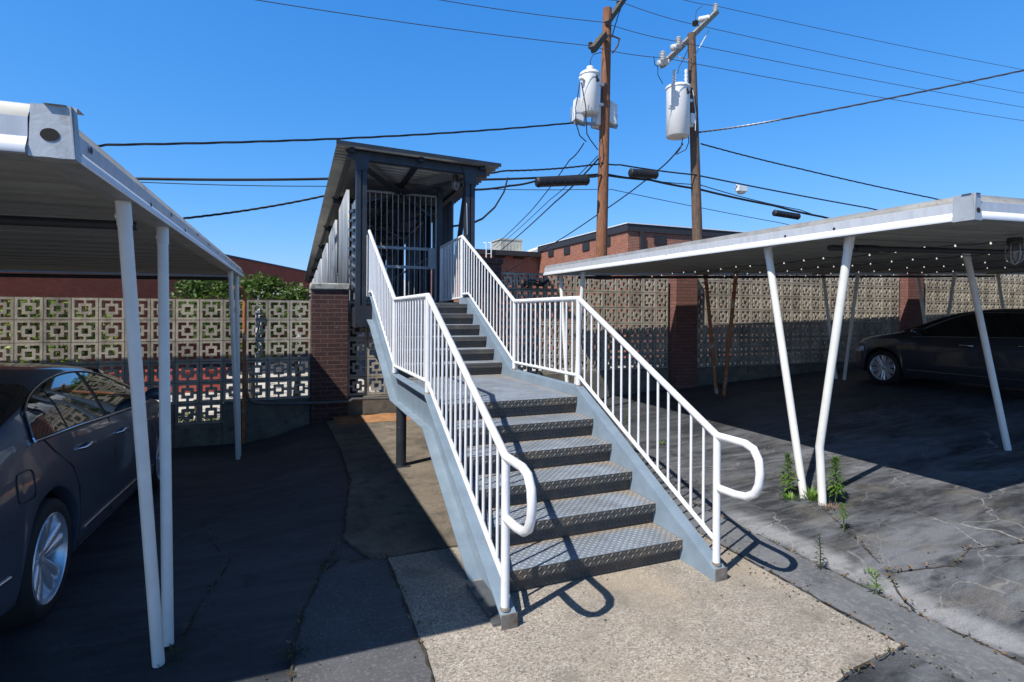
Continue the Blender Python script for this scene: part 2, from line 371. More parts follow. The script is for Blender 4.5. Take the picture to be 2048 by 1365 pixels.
    def build(self, name, mats, parent=None, bevel=0, subsurf=0, recalc=True, local=False, weighted=False):
        if not isinstance(mats, (list, tuple)): mats = [mats]
        me = bpy.data.meshes.new(name)
        off = WL.get(parent.name, Vector()) if (parent and not local) else Vector()
        me.from_pydata([tuple(Vector(p)-off) for p in self.v], [], self.f)
        for m in mats: me.materials.append(M[m] if isinstance(m, str) else m)
        me.polygons.foreach_set('material_index', self.mi); me.polygons.foreach_set('use_smooth', self.sm)
        if self.at:
            a = me.attributes.new('dirt', 'FLOAT', 'POINT')
            for i, v in self.at.items(): a.data[i].value = v
        if recalc:
            bm = bmesh.new(); bm.from_mesh(me); bmesh.ops.recalc_face_normals(bm, faces=bm.faces[:]); bm.to_mesh(me); bm.free()
        me.set_sharp_from_angle(angle=R(63))
        o = bpy.data.objects.new(name, me); COL.objects.link(o)
        if parent: o.parent = parent; WL[o.name] = off
        else: WL[o.name] = Vector()
        if bevel:
            md = o.modifiers.new('bevel', 'BEVEL'); md.width = bevel; md.segments = 2; md.limit_method = 'ANGLE'; md.angle_limit = R(40)
        if subsurf:
            md = o.modifiers.new('sub', 'SUBSURF'); md.levels = subsurf; md.render_levels = subsurf
        return o

def tag(o, label, cat, group=None, kind=None):
    if label: o['label'] = label
    if cat: o['category'] = cat
    if group: o['group'] = group
    if kind: o['kind'] = kind
    return o
def thing(name, label, cat, loc=(0, 0, 0), group=None, rz=0):
    o = bpy.data.objects.new(name, None); o.empty_display_size = .2; COL.objects.link(o)
    o.location = loc; o.rotation_euler = (0, 0, rz); WL[o.name] = Vector(loc)
    return tag(o, label, cat, group)
def lerp(a, b, t): return a+(b-a)*t
def interp(x, pts):
    if x <= pts[0][0]: return pts[0][1]
    for (a, u), (b, v) in zip(pts, pts[1:]):
        if x <= b: return u+(v-u)*(x-a)/(b-a)
    return pts[-1][1]
def sinterp(x, pts):                      # smooth (Catmull-Rom style) interpolation
    n = len(pts)
    if x <= pts[0][0]: return pts[0][1]
    if x >= pts[-1][0]: return pts[-1][1]
    for i in range(n-1):
        if x <= pts[i+1][0]:
            x0, y0 = pts[i]; x1, y1 = pts[i+1]
            m0 = (y1-pts[i-1][1])/(x1-pts[i-1][0]) if i else (y1-y0)/(x1-x0)
            m1 = (pts[i+2][1]-y0)/(pts[i+2][0]-x0) if i < n-2 else (y1-y0)/(x1-x0)
            h = x1-x0; t = (x-x0)/h
            return (2*t**3-3*t*t+1)*y0+(t**3-2*t*t+t)*h*m0+(-2*t**3+3*t*t)*y1+(t**3-t*t)*h*m1

# ------------------------------------------------------------------ ground
def gz(t, s):
    z = 0.0
    if t > 1.6: z += .05*(min(t, 12)-1.6)*min(1, (t-1.6)/.5)
    if s > .6 and t < -1.3:
        k = min(1, (-1.3-t)/1.1); k = k*k*(3-2*k); z -= .047*min(s-.6, 5.4)*k
    if s > 6.12:
        k = min(1, (s-6.12)/.1); z = lerp(z, -.35, k)
    return z
def axis(lo, hi, step, far):
    a = []; x = lo
    while x <= hi+1e-6: a.append(x); x += step
    d = step; x = hi
    while x < far: d *= 1.5; x += d; a.append(x)
    d = step; x = lo
    while x > -far: d *= 1.5; x -= d; a.insert(0, x)
    return a
xs = axis(-9, 15, .2, 500); ys = axis(-6, 6.0, .2, 500); ys = sorted(ys+[6.12, 6.22])
g = MB()
g.add([(x, y, gz(x, y)+(.006*noise.noise((x*.8, y*.8, 0)) if y < 6 and -9 < x < 15 else 0)-.008) for x in xs for y in ys],
      [(i*len(ys)+j, (i+1)*len(ys)+j, (i+1)*len(ys)+j+1, i*len(ys)+j+1) for i in range(len(xs)-1) for j in range(len(ys)-1)], 0, True)
tag(g.build('asphalt_ground', 'asphalt', recalc=False), 'black sealed asphalt parking lot with pale cracks', 'ground', kind='structure')

def sheet(name, poly, z, m, label, cat='ground', th=.03, jag=.005, seed=1):
    rnd = random.Random(seed); pts = []
    for (a, b_) in zip(poly, poly[1:]+poly[:1]):
        a, b_ = Vector((*a, 0)), Vector((*b_, 0)); n = max(2, int((b_-a).length/.05)); nr = Vector((a.y-b_.y, b_.x-a.x, 0)).normalized()
        for i in range(n):
            p = a.lerp(b_, i/n)
            pts.append((p.x+nr.x*rnd.uniform(-jag, jag), p.y+nr.y*rnd.uniform(-jag, jag)))
    mb = MB(); mb.prism(pts, lambda u, v, d: (u, v, d), z, z-th)
    o = mb.build(name, m); bm = bmesh.new(); bm.from_mesh(o.data); bmesh.ops.triangulate(bm, faces=bm.faces[:]); bm.to_mesh(o.data); bm.free()
    return tag(o, label, cat, kind='structure')
sheet('concrete_pad', [(-1.19, .78), (-1.19, -.45), (-1.24, -1.1), (-1.27, -3.5), (.1, -1.75), (.42, -1.30), (.62, -1.235), (.9, -1.2), (1.10, -1.19), (1.085, -.9), (1.10, -.3), (1.12, .3), (1.13, .78)],
      .006, 'pad', 'tan exposed aggregate concrete pad at the foot of the stairs', seed=3)
sheet('concrete_walk', [(-1.30, .80), (1.13, .80), (1.18, 5.98), (-1.30, 5.98), (-1.24, 4.0), (-1.26, 2.7), (-1.45, 1.25)], .010, 'walk', 'dusty brown concrete walk running under the stairs', seed=4)
sheet('asphalt_patch', [(-1.185, .76), (-1.185, -.45), (-1.235, -1.1), (-1.265, -3.8), (-1.95, -3.8), (-1.80, -.1), (-1.76, .2), (-1.63, .72), (-1.5, .86), (-1.32, .82)], .004, 'patch', 'grey older asphalt patch beside the tan concrete pad', jag=.008, seed=5)
sheet('edge_strip', [(1.135, 2.6), (1.125, .4), (1.11, -.4), (1.10, -1.15), (1.12, -3.0), (1.52, -3.0), (1.48, -1.1), (1.50, -.5), (1.53, 2.6)], .008, 'strip', 'grey asphalt edge strip along the right of the pad', jag=.007, seed=6)
a = MB(); a.grid(lambda u, v: (lerp(-30, 11.5, u), lerp(7.6, 16.5, v), -.335), 30, 10)
tag(a.build('alley_pavement', 'pale_ground', recalc=False), 'pale sunlit alley pavement behind the block wall', 'pavement', kind='structure')
a = MB(); a.grid(lambda u, v: (lerp(-1.2, .6, u), lerp(5.55, 5.98, v), .012+.06*v*(1-abs(2*u-1))*noise.noise((u*5, v*3, 0))+.05*v), 20, 6)
tag(a.build('soil_bank', 'soil', recalc=False), 'orange soil at the foot of the wall under the bridge', 'soil', kind='structure')

def ribbon(mb, pts, w, z, seed=0):
    rnd = random.Random(seed); P = []
    for a_, b_ in zip(pts, pts[1:]):
        n = max(2, int(math.dist(a_, b_)/.06))
        for i in range(n):
            P.append((lerp(a_[0], b_[0], i/n)+rnd.uniform(-.006, .006), lerp(a_[1], b_[1], i/n)+rnd.uniform(-.006, .006)))
    P.append(pts[-1]); L = []
    for i, p in enumerate(P):
        q = P[min(i+1, len(P)-1)]; o = P[max(i-1, 0)]; d = Vector((q[0]-o[0], q[1]-o[1])).normalized(); n = Vector((-d.y, d.x))
        ww = w*rnd.uniform(.1, 1.5)
        h = lambda x, y: (gz(x, y)+.006*noise.noise((x*.8, y*.8, 0))-.004) if (x > 1.56 or x < -1.95) else max(gz(x, y), 0)+z
        L += [(p[0]+n.x*ww, p[1]+n.y*ww, h(*p)), (p[0]-n.x*ww, p[1]-n.y*ww, h(*p))]
    mb.add(L, [(2*i, 2*i+1, 2*i+3, 2*i+2) for i in range(len(P)-1) if rnd.random() > .16])
cr = MB()
CRACKS = [[(-1.20, .80), (-1.20, -.45), (-1.25, -1.1), (-1.28, -2.2)], [(-1.5, .86), (-1.63, .72), (-1.76, .2), (-1.80, -.1), (-1.9, -1.2)], [(-1.25, 4.0), (-1.26, 2.7), (-1.45, 1.25), (-1.62, .75)],
          [(1.12, 1.4), (1.115, .4), (1.105, -.4), (1.095, -1.15)], [(1.53, 1.2), (1.51, .1), (1.50, -.5), (1.48, -1.1), (1.5, -1.7)], [(-1.45, .80), (-.8, .79), (.2, .79)],
          [(2.45, .35), (2.1, -.25), (1.85, -.62), (1.62, -.85), (1.5, -1.0)], [(1.85, -.62), (2.3, -.75), (2.65, -.66), (3.1, -.78)], [(-2.45, 1.9), (-2.2, 1.2), (-2.3, .6), (-2.35, .1)], [(.42, -1.31), (.62, -1.24), (1.1, -1.2)]]
for i, c in enumerate(CRACKS): ribbon(cr, c, .007, .0135, i)
tag(cr.build('ground_cracks', 'crack', recalc=False), 'dark dirt filled cracks between the pavings', 'cracks', kind='structure')

# ------------------------------------------------------------------ staircase
r_, g_, nz, LD = .153, .3004, .033, 1.9735
U0 = 5*g_+LD                                      # nosing of the first upper step
stairs = thing('metal_staircase', 'blue grey steel staircase with white railings and diamond plate steps', 'staircase', (0, 0, 0))
TW = .676
def lug(mb, c, ax, ay, n, ang, l=.0115, w=.0038, h=.0022):
    d = ax*math.cos(ang)+ay*math.sin(ang); e = ay*math.cos(ang)-ax*math.sin(ang)
    mb.add([c-d*l, c-e*w, c+d*l, c+e*w, c-d*l*.45+n*h, c+d*l*.45+n*h], [(0, 1, 4), (1, 2, 5, 4), (2, 3, 5), (3, 0, 4, 5)])
def lugs(mb, o, ax, ay, n, lu, lv, p=.0255, dim=(.0118, .0042, .0026)):
    nu, nv = int(lu/p), max(1, int(lv/p+.3))
    for i in range(nu):
        for j in range(nv):
            lug(mb, o+ax*((i+.5)*lu/nu)+ay*((j+.5)*lv/nv), ax, ay, n, PI/4 if (i+j) % 2 else -PI/4, *dim)
X, Yv, Zv = Vector((1, 0, 0)), Vector((0, 1, 0)), Vector((0, 0, 1))
def tread(s0, z, depth):
    mb = MB(); lip = .064
    # plate top with dirt towards the back
    rows = [0, .5, .8, 1.0]; nt_ = 12; vs = []
    for q in rows:
        for i in range(nt_+1): vs.append((lerp(-TW, TW, i/nt_), s0+q*depth, z))
    o = mb.add(vs, [(j*(nt_+1)+i, j*(nt_+1)+i+1, (j+1)*(nt_+1)+i+1, (j+1)*(nt_+1)+i) for j in range(3) for i in range(nt_)])
    for j, dv in enumerate((.08, .02, .28, .75)):
        for i in range(nt_+1):
            ed = max(0, abs(i/nt_*2-1)-.75)*2.2
            mb.at[o+j*(nt_+1)+i] = dv*random.uniform(.75, 1.2)+ed
    mb.add([(-TW, s0, z), (TW, s0, z), (TW, s0, z-lip), (-TW, s0, z-lip)], [(0, 1, 2, 3)], 1)
    mb.add([(-TW, s0, z-lip), (TW, s0, z-lip), (TW, s0+nz, z-lip), (-TW, s0+nz, z-lip)], [(0, 1, 2, 3)], 1)
    zb = max(z-r_, -.02)
    mb.add([(-TW, s0+nz, z-lip), (TW, s0+nz, z-lip), (TW, s0+nz, zb), (-TW, s0+nz, zb)], [(0, 1, 2, 3)], 1)
    k = len(mb.f); lugs(mb, Vector((-TW, s0+.004, z)), X, Yv, Zv, 2*TW, depth-.01)
    for i in range(k, len(mb.f)): mb.mi[i] = 0
    k = len(mb.f)
    lugs(mb, Vector((-TW, s0, z-lip+.002)), X, Zv, -Yv, 2*TW, lip-.003, .0315, (.0175, .0050, .0032))
    lugs(mb, Vector((-TW, s0+nz, zb+.004)), X, Zv, -Yv, 2*TW, r_-lip-.006, .0315, (.0175, .0050, .0032))
    for i in range(k, len(mb.f)): mb.mi[i] = 2
    return mb
for k in range(5): tread(k*g_, (k+1)*r_, g_+nz-.0015).build('tread', ['tread', 'riser', 'lug'], stairs, recalc=False)
tread(5*g_, 6*r_, LD+nz-.0015).build('landing', ['tread', 'riser', 'lug'], stairs, recalc=False)
for k in range(5): tread(U0+k*g_, (7+k)*r_, g_+nz-.0015).build('tread', ['tread', 'riser', 'lug'], stairs, recalc=False)
tread(U0+5*g_, 12*r_, 1.85).build('upper_platform', ['tread', 'riser', 'lug'], stairs, recalc=False)
TOPL = [(-.31, .072), (1.53, 1.006), (3.2, 1.006), (5.02, 1.934), (5.43, 1.934)]
BOTL = [(.26, 0), (1.60, .700), (3.27, .697), (5.04, 1.50), (5.43, 1.60)]
for sg in (-1, 1):
    mb = MB(); ti, to, tf = sg*.680, sg*.690, sg*.772
    mb.prism(TOPL+list(reversed(BOTL))+[(-.31, 0)], lambda u, v, d: (d, u, v), ti, to)
    for line, dz in ((TOPL, -.009), (BOTL, .009)):
        n = len(line); vs = []
        for s, z in line:
            vs += [(to+sg*.0005, s, z), (tf, s, z), (tf, s, z+dz), (to+sg*.0005, s, z+dz)]
        fs = [(4*i+a, 4*i+(a+1) % 4, 4*i+4+(a+1) % 4, 4*i+4+a) for i in range(n-1) for a in range(4)]+[(0, 1, 2, 3), tuple(4*(n-1)+a for a in (3, 2, 1, 0))]
        mb.add(vs, fs)
    st = mb.build('stringer', 'stringer', stairs)
    e = MB(); e.box(min(ti, tf), max(ti, tf), -.318, -.3105, -.01, .085); e.build('end_plate', 'stringer_rust', st)
    e = MB(); e.box(*sorted((sg*.695, sg*.80)), -.27, .22, 0, .022)
    for q in (-.18, 0, .14): e.lathe([(.0, .036), (.012, .036), (.012, .02)], 6, (sg*.782, q, 0))
    e.build('base_plate', 'plate_steel', stairs)
    c = MB(); c.lathe([(.056, -.02), (.056, .694)], 20, (sg*.685, 3.02, 0)); c.box(sg*.685-.09, sg*.685+.09, 2.93, 3.11, .0, .016); c.build('support_column', 'steel_dark', stairs)
    # railing
    t = sg*.732
    top = [(-.285, .585), (-.42, .588), (-.515, .603), (-.575, .64), (-.605, .70), (-.613, .77), (-.603, .845), (-.565, .90), (-.50, .92), (-.36, .92), (-.263, .918), (1.578, 1.846), (3.196, 1.846), (5.43, 2.93), (6.78, 2.90)]
    low = [(-.263, .236), (1.578, 1.108), (3.196, 1.095), (5.08, 2.0), (5.43, 2.0)]
    h = MB(); h.tube([(t, s, z) for s, z in top], .0242, 12)
    rail = h.build('railing', 'white_rail', stairs)
    h = MB(); h.tube([(t, s, z) for s, z in low], .0165, 8); h.tube([(t, 5.43, 1.945), (t, 6.78, 1.915)], .0165, 8)
    for a_, b_, n in ((-.263, 1.578, 14), (1.578, 3.196, 12), (3.196, 5.08, 14)):
        for i in range(0, n+2):
            q = lerp(a_, b_, i/(n+1)); h.lathe([(.0, .024), (.011, .020), (.0155, .010), (.014, -.004), (0, -.016)], 8, (t, q, interp(q, low)))
    h.build('lower_rail', 'white_rail', rail)
    zt = lambda s: interp(s, top[10:]); zl = lambda s: interp(s, low) if s < 5.43 else 1.945-.022*(s-5.43)
    for s, zb in ((-.263, .088), (1.578, 1.004), (3.196, 1.004), (5.43, 1.93), (6.78, 1.84)):
        p = MB(); p.tube([(t, s, zb), (t, s, zt(s))], .0242, 12); p.lathe([(.034, 0), (.033, .006), (.0255, .016)], 12, (t, s, zb), 'z', 1); p.build('post', ['white_rail', 'stringer_rust'], rail)
    for a_, b_, n in ((-.263, 1.578, 14), (1.578, 3.196, 12), (3.196, 5.43, 17), (5.43, 6.78, 12)):
        for i in range(1, n+1):
            s = lerp(a_, b_, i/(n+1)); p = MB(); p.tube([(t, s, zl(s)), (t, s, zt(s))], .0098, 6); p.build('baluster', 'white_rail', rail)

# ------------------------------------------------------------------ covered footbridge
bridge = thing('covered_footbridge', 'dark steel covered footbridge with corrugated roof at the top of the stairs', 'footbridge', (0, 5.5, 0))
SL = -.045
def rz(t, s): return 4.115-.028*t+SL*(s-5.3)
def fz(s): return 12*r_ if s < 6.85 else 12*r_-.045*(s-6.85)
SE = 26.0
P_ = .145; nS = int((SE-5.22)/P_*8); mb = MB(); vs = []
for i in range(nS+1):
    s = 5.22+i*P_/8; c = .024*math.sin(2*PI*i/8)
    for t in (-1.22, 1.30): vs += [(t, s, rz(t, s)+c), (t, s, rz(t, s)+c-.006)]
fs = []
for i in range(nS):
    a_ = 4*i; fs += [(a_, a_+2, a_+6, a_+4), (a_+1, a_+5, a_+7, a_+3), (a_, a_+4, a_+5, a_+1), (a_+2, a_+3, a_+7, a_+6)]
fs += [(0, 1, 3, 2)]
mb.add(vs, fs, 0, False); mb.build('roof', 'roof_sheet', bridge)
e = MB()
for s in (5.215,): e.add([(-1.23, s, rz(-1.23, s)+.028), (1.31, s, rz(1.31, s)+.028), (1.31, s, rz(1.31, s)-.03), (-1.23, s, rz(-1.23, s)-.03), (-1.23, s-.006, rz(-1.23, s)+.028), (1.31, s-.006, rz(1.31, s)+.028), (1.31, s-.006, rz(1.31, s)-.03), (-1.23, s-.006, rz(-1.23, s)-.03)],
                          [(0, 1, 2, 3), (7, 6, 5, 4), (0, 4, 5, 1), (1, 5, 6, 2), (2, 6, 7, 3), (3, 7, 4, 0)])
e.build('roof_edge_trim', 'steel_dark', bridge)
post_s = [5.45, 8.4, 11.4, 14.4, 17.4, 20.4, 23.4]
for s in post_s:
    for sg in (-1, 1):
        t = sg*.85; zb = 1.52 if s < 6 else fz(s)-.25; zt = rz(t, s)-.14
        p = MB(); p.box(t-.078, t-.012, s-.06, s+.06, zb, zt); p.box(t+.012, t+.078, s-.06, s+.06, zb, zt); p.box(t-.012, t+.012, s-.02, s+.045, zb, zt)
        p.build('post', 'steel_dark', bridge)
        p = MB(); p.prism([(t-.085, zt-.17), (t+.085, zt-.17), (t+.085+.02, zt-.02), (sg*1.10 if sg > 0 else t+.16, zt+.11), (t-.16 if sg > 0 else sg*1.10, zt+.11), (t-.105, zt-.02)], lambda u, v, d: (u, d, v), s-.070, s-.062); p.build('gusset', 'steel_dark', bridge)
    b = MB(); b.bar((-1.05, s, rz(-1.05, s)-.085), (1.12, s, rz(1.12, s)-.085), .10, .12); b.build('cross_beam', 'steel_dark', bridge)
for t in (-1.0, 0.03, 1.03):
    b = MB(); b.bar((t, 5.3, rz(t, 5.3)-.052), (t, SE, rz(t, SE)-.052), .07, .06); b.build('purlin', 'steel_dark', bridge)
for a_, b_ in zip(post_s, post_s[1:]):
    for sg in (-1, 1):
        b = MB(); b.bar((-.85*sg, a_+.06, rz(-.85*sg, a_)-.20), (.85*sg, b_-.06, rz(.85*sg, b_)-.20), .075, .05); b.build('roof_brace', 'steel_dark', bridge)
for sg in (-1, 1):
    for i, (a_, b_) in enumerate(zip(post_s, post_s[1:])):
        lo, hi = (a_+.05, fz(a_)+.35), (a_+1.05, rz(sg*.85, a_)-.3)
        b = MB(); b.bar((sg*.80, a_+.92, fz(a_)-.05), (sg*.84, a_+.10, rz(sg*.85, a_)-.22), .05, .075, (1, 0, 0)); b.build('side_brace', 'steel_dark', bridge)
    # ribbed side panels between the posts
    segs = [(6.35, 7.95), (8.85, 10.95), (11.85, 13.95), (14.85, 16.95), (17.85, 19.95), (20.85, 22.95), (23.85, 25.9)] if sg < 0 else [(6.75, 8.3), (8.55, 11.2), (11.6, 14.2), (14.6, 17.2), (17.6, 20.2), (20.6, 23.2), (23.6, 25.9)]
    for a_, b_ in segs:
        n = int((b_-a_)/.13); pr = []
        for i in range(n):
            s = a_+i*(b_-a_)/n; w = (b_-a_)/n
            pr += [(s, 0), (s+.42*w, 0), (s+.50*w, .042), (s+.90*w, .042)]
        pr.append((b_, 0)); p = MB(); vs = []
        for s, d in pr:
            x = sg*(.935+d); vs += [(x, s, fz(s)-.05), (x, s, rz(x, s)-.36 if sg < 0 else rz(x, s)-.22)]
        p.add(vs, [(2*i, 2*i+2, 2*i+3, 2*i+1) for i in range(len(pr)-1)])
        o = p.build('side_panel', 'galv_wall', bridge, recalc=False)
        md = o.modifiers.new('thick', 'SOLIDIFY'); md.thickness = .004
    b = MB(); b.bar((sg*.90, 5.40, 1.62), (sg*.90, 6.85, 1.62), .05, .30); b.build('side_beam', 'steel_dark', bridge)
    b = MB(); b.bar((sg*.90, 6.85, fz(6.85)-.22), (sg*.90, SE, fz(SE)-.22), .05, .30); b.build('side_beam', 'steel_dark', bridge)
    b = MB(); b.box(*sorted((sg*.80, sg*.92)), 6.35, 6.50, -.4, 1.46); b.build('leg', 'steel_dark', bridge)
    b = MB(); b.box(*sorted((sg*.80, sg*.92)), 14.3, 14.45, -.4, fz(14.4)-.38); b.build('leg', 'steel_dark', bridge)
    b = MB(); b.box(*sorted((sg*.80, sg*.92)), 22.3, 22.45, -.4, fz(22.4)-.38); b.build('leg', 'steel_dark', bridge)
    rl = MB(); x = sg*.74
    rl.tube([(x, 6.95, fz(6.95)+1.0), (x, 25.5, fz(25.5)+1.0)], .022, 8)
    for i in range(60): s = 7.0+i*.31; rl.tube([(x, s, fz(s)+.02), (x, s, fz(s)+1.0)], .010, 5)
    rl.build('inner_guard_rail', 'gate', bridge)
lv = MB(); lv.box(-.905, -.895, 5.62, 6.28, 1.9, 3.45); lv.build('stripe_sheet', 'galv_wall', bridge)  # added sheet standing in for the sunlit inner wall
lv = MB()
for i in range(9): z = 2.05+i*.15; lv.bar((-.925, 5.60, z), (-.925, 6.30, z+.10), .05, .045)
lv.build('shadow_stripes', 'steel_dark', bridge)  # dark slanted bars stand in for shadow stripes on the sheet
b = MB(); b.box(-.90, .90, 5.36, 5.46, 1.48, 1.80); b.build('header_beam', 'steel_dark', bridge)
b = MB(); b.bar((0, 6.86, fz(6.86)-.035), (0, SE, fz(SE)-.035), 1.68, .05); b.build('deck', 'steel_dark', bridge)
# gate
G0, G1, GS = -.64, .66, 6.86
gt = MB()
gz0, gz1 = 1.92, 3.84
gt.tube([(G0, GS, gz0), (G0, GS, gz1), (G1, GS, gz1), (G1, GS, gz0), (G0, GS, gz0)], .022, 6)
for z in (2.86, 2.52): gt.bar((G0, GS, z), (G1, GS, z), .02, .05)
gate = gt.build('gate', 'gate', bridge)
for i in range(1, 13):
    p = MB(); x = lerp(G0, G1, i/13); p.tube([(x, GS, gz0), (x, GS, gz1)], .0095, 6); p.build('bar', 'gate', gate)
p = MB(); p.box(G1-.15, G1-.02, GS-.035, GS+.03, 2.50, 2.88); p.build('lock_box', 'gate', gate)
for t in (-.72, .72):
    p = MB(); p.box(t-.045, t+.045, GS-.045, GS+.045, 1.84, rz(t, GS)-.03); p.build('gate_post', 'steel_dark', bridge)
b = MB(); b.bar((-.75, GS, 3.905), (.75, GS, 3.905), .06, .05); b.build('cross_beam', 'steel_dark', bridge)

def cage_lamp(loc, label, s=1.0):
    o = thing('cage_lamp', label, 'lamp', loc, 'caged jar lamps'); c = loc
    m = MB(); m.lathe([(.0, 0), (.055*s, 0), (.06*s, -.05*s), (.045*s, -.07*s), (0, -.07*s)], 14, c); m.build('lamp_base', 'bolt', o)
    m = MB(); m.lathe([(.042*s, -.07*s), (.05*s, -.11*s), (.047*s, -.18*s), (.03*s, -.215*s), (0, -.225*s)], 14, c); m.build('glass_jar', 'lamp_glass', o)
    m = MB()
    for k in range(6):
        a_ = k*PI/3; m.tube([Vector(c)+Vector((math.cos(a_)*q*s, math.sin(a_)*q*s, z*s)) for q, z in ((.058, -.06), (.064, -.12), (.058, -.2), (.0, -.245))], .004*s, 4)
    m.lathe([(.064*s, -.125*s), (.068*s, -.13*s), (.064*s, -.135*s)], 12, c); m.build('wire_cage', 'galv', o)
pl = at_s(912, 352, 5.72); cage_lamp((pl.x, 5.72, pl.z+.0), 'caged jar lamp hanging under the footbridge roof near its front right post')
m = MB()
cv = [at_s(912, 352, 5.72), at_s(905, 349, 5.75), at_s(880, 343, 5.8), at_s(860, 341, 5.9), at_s(845, 337, 6.0)]
m.tube(cv, .010, 6); m.tube([at_s(912, 352, 5.72), at_s(925, 362, 5.6), at_s(930, 378, 5.52), at_s(934, 410, 5.385), at_s(935, 470, 5.385)], .010, 6)
tag(m.build('lamp_conduit', 'galv'), 'thin grey conduit feeding the footbridge lamp', 'conduit')

# ------------------------------------------------------------------ screen block walls and pillars
B = .305; BS = 6.075
def block(mb, x0, z0):
    x0 += .004; z0 += .004; w = .297; d0, d1 = BS, BS+.080
    f = .031; c = w/2; R1, R0 = .074, .038; k = .0135
    bx = lambda a, b_, c_, d: mb.box(x0+a, x0+b_, d0, d1, z0+c_, z0+d)
    bx(0, w, 0, f); bx(0, w, w-f, w); bx(0, f, f, w-f); bx(w-f, w, f, w-f)
    bx(c-R1, c+R1, c-R1, c-R0); bx(c-R1, c+R1, c+R0, c+R1); bx(c-R1, c-R0, c-R0, c+R0); bx(c+R0, c+R1, c-R0, c+R0)
    bx(c-k, c+k, f, c-R1); bx(c-k, c+k, c+R1, w-f); bx(f, c-R1, c-k, c+k); bx(c+R1, w-f, c-k, c+k)
def screen(label, t0, n, zb, rows, base_z, skip=(), extra=()):
    o = thing('screen_block_wall', label, 'block wall', (t0, BS, zb), 'pierced concrete block walls')
    mb = MB()
    for i in range(n):
        for j in range(rows):
            if (i, j) not in skip: block(mb, t0+i*B, zb+j*B)
    for i, j in extra: block(mb, t0+i*B, zb+j*B)
    mb.build('block_panel', 'block', o, recalc=False)
    mb = MB(); L = n*B
    for j in range(rows+1): mb.box(t0, t0+L, BS+.006, BS+.074, zb+j*B-.0035, zb+j*B+.0035)
    for i in range(n+1): mb.box(t0+i*B-.0035, t0+i*B+.0035, BS+.008, BS+.072, zb, zb+rows*B)
    mb.build('mortar_joints', 'mortar', o)
    mb = MB()
    if extra:
        xa, xb = t0+min(i for i, j in extra)*B, t0+(max(i for i, j in extra)+1)*B; zl = zb-B
        mb.box(t0, xa-.002, BS-.03, BS+.14, base_z, zb-.006); mb.box(xb+.002, t0+L, BS-.03, BS+.14, base_z, zb-.006); mb.box(xa-.001, xb+.001, BS-.028, BS+.138, base_z, zl)
    else: mb.box(t0, t0+L, BS-.03, BS+.14, base_z, zb-.006)
    mb.build('footing', 'concrete', o, bevel=.012)
    return o
LZ = .352
nL = 24; tL = -1.532-nL*B
iA = round((-3.35-tL)/B)
screen('pierced concrete block wall behind the left carport, vines showing through it', tL, nL, LZ, 5, -.3, (), ((iA, -1), (iA+1, -1)))
screen('short pierced block wall under the footbridge between two dark pillars', -.975, 7, LZ, 5, -.2)
screen('pierced block wall between the footbridge and the far pillar of the right carport', 1.62, 12, .60, 6, -.1)
screen('pierced block wall behind the right carport between its two brick pillars', 5.95, 21, .585, 7, .0)
screen('pierced block wall right of the last brick pillar, above the dark car roof', 13.12, 34, .85, 7, .0)
def pillar(x0, x1, zt, m, label, cap=True, y0=5.93, y1=6.32, zb=-.25, capm='concrete_cap'):
    o = thing('brick_pillar', label, 'brick pillar', ((x0+x1)/2, 6.1, 0), 'brick wall pillars')
    p = MB(); p.box(x0, x1, y0, y1, zb, zt-(.105 if cap else 0)); p.build('shaft', m, o, bevel=.006)
    if cap:
        p = MB(); p.box(x0-.02, x1+.025, y0-.03, y1+.03, zt-.105, zt); p.build('cap', capm, o, bevel=.018)
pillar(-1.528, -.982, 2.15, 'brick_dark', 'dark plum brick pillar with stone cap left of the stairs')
pillar(1.20, 1.60, 2.66, 'brick_dark', 'black shaded brick pillar behind the right stair railing', True, capm='brick_dark')  # cap colour darkened to brick to carry the footbridge's shade
pillar(5.36, 5.90, 2.62, 'brick_pink', 'red brick pillar in the block wall, nearest to the stairs under the right carport', False)
pillar(12.46, 13.08, 2.95, 'brick_pink', 'red brick pillar in the block wall just behind the right car bonnet', False)

# conduits on the left wall
m = MB(); m.tube([at_s(488, 900, 5.98), at_s(489, 700, 5.98), at_s(490, 600, 5.98), at_s(489, 588, 5.98), at_s(484, 578, 5.96), at_s(476, 575, 5.92), at_s(468, 576, 5.9)], .028, 8)
tag(m.build('vent_pipe', 'post_rust'), 'rusty pipe with gooseneck top against the left block wall', 'pipe')
m = MB(); m.tube([at_s(492, 780, 5.99), at_s(497, 797, 5.99), at_s(510, 806, 5.99), at_s(545, 808, 5.99), at_s(640, 806, 5.90), at_s(700, 803, 5.89), at_s(705, 799, 5.93), at_s(780, 797, 5.93)], .022, 8)
tag(m.build('wall_conduit', 'conduit_grey'), 'grey conduit running along the foot of the wall', 'conduit')
m = MB()
for dx, dy in ((0, 0), (2, 5), (6, 9)):
    m.tube([at_s(1047+dx, 575-dy*0, 6.0), at_s(1050+dx, 566+dy, 6.0), at_s(1060, 560+dy, 5.97), at_s(1072, 562+dy, 5.96), at_s(1085, 567+dy*.6, 5.97), at_s(1096, 560+dy*.3, 6.0)], .014, 6)
tag(m.build('cable_loop', 'wire_black'), 'black cable loop hanging on the block wall under the footbridge side', 'cable')

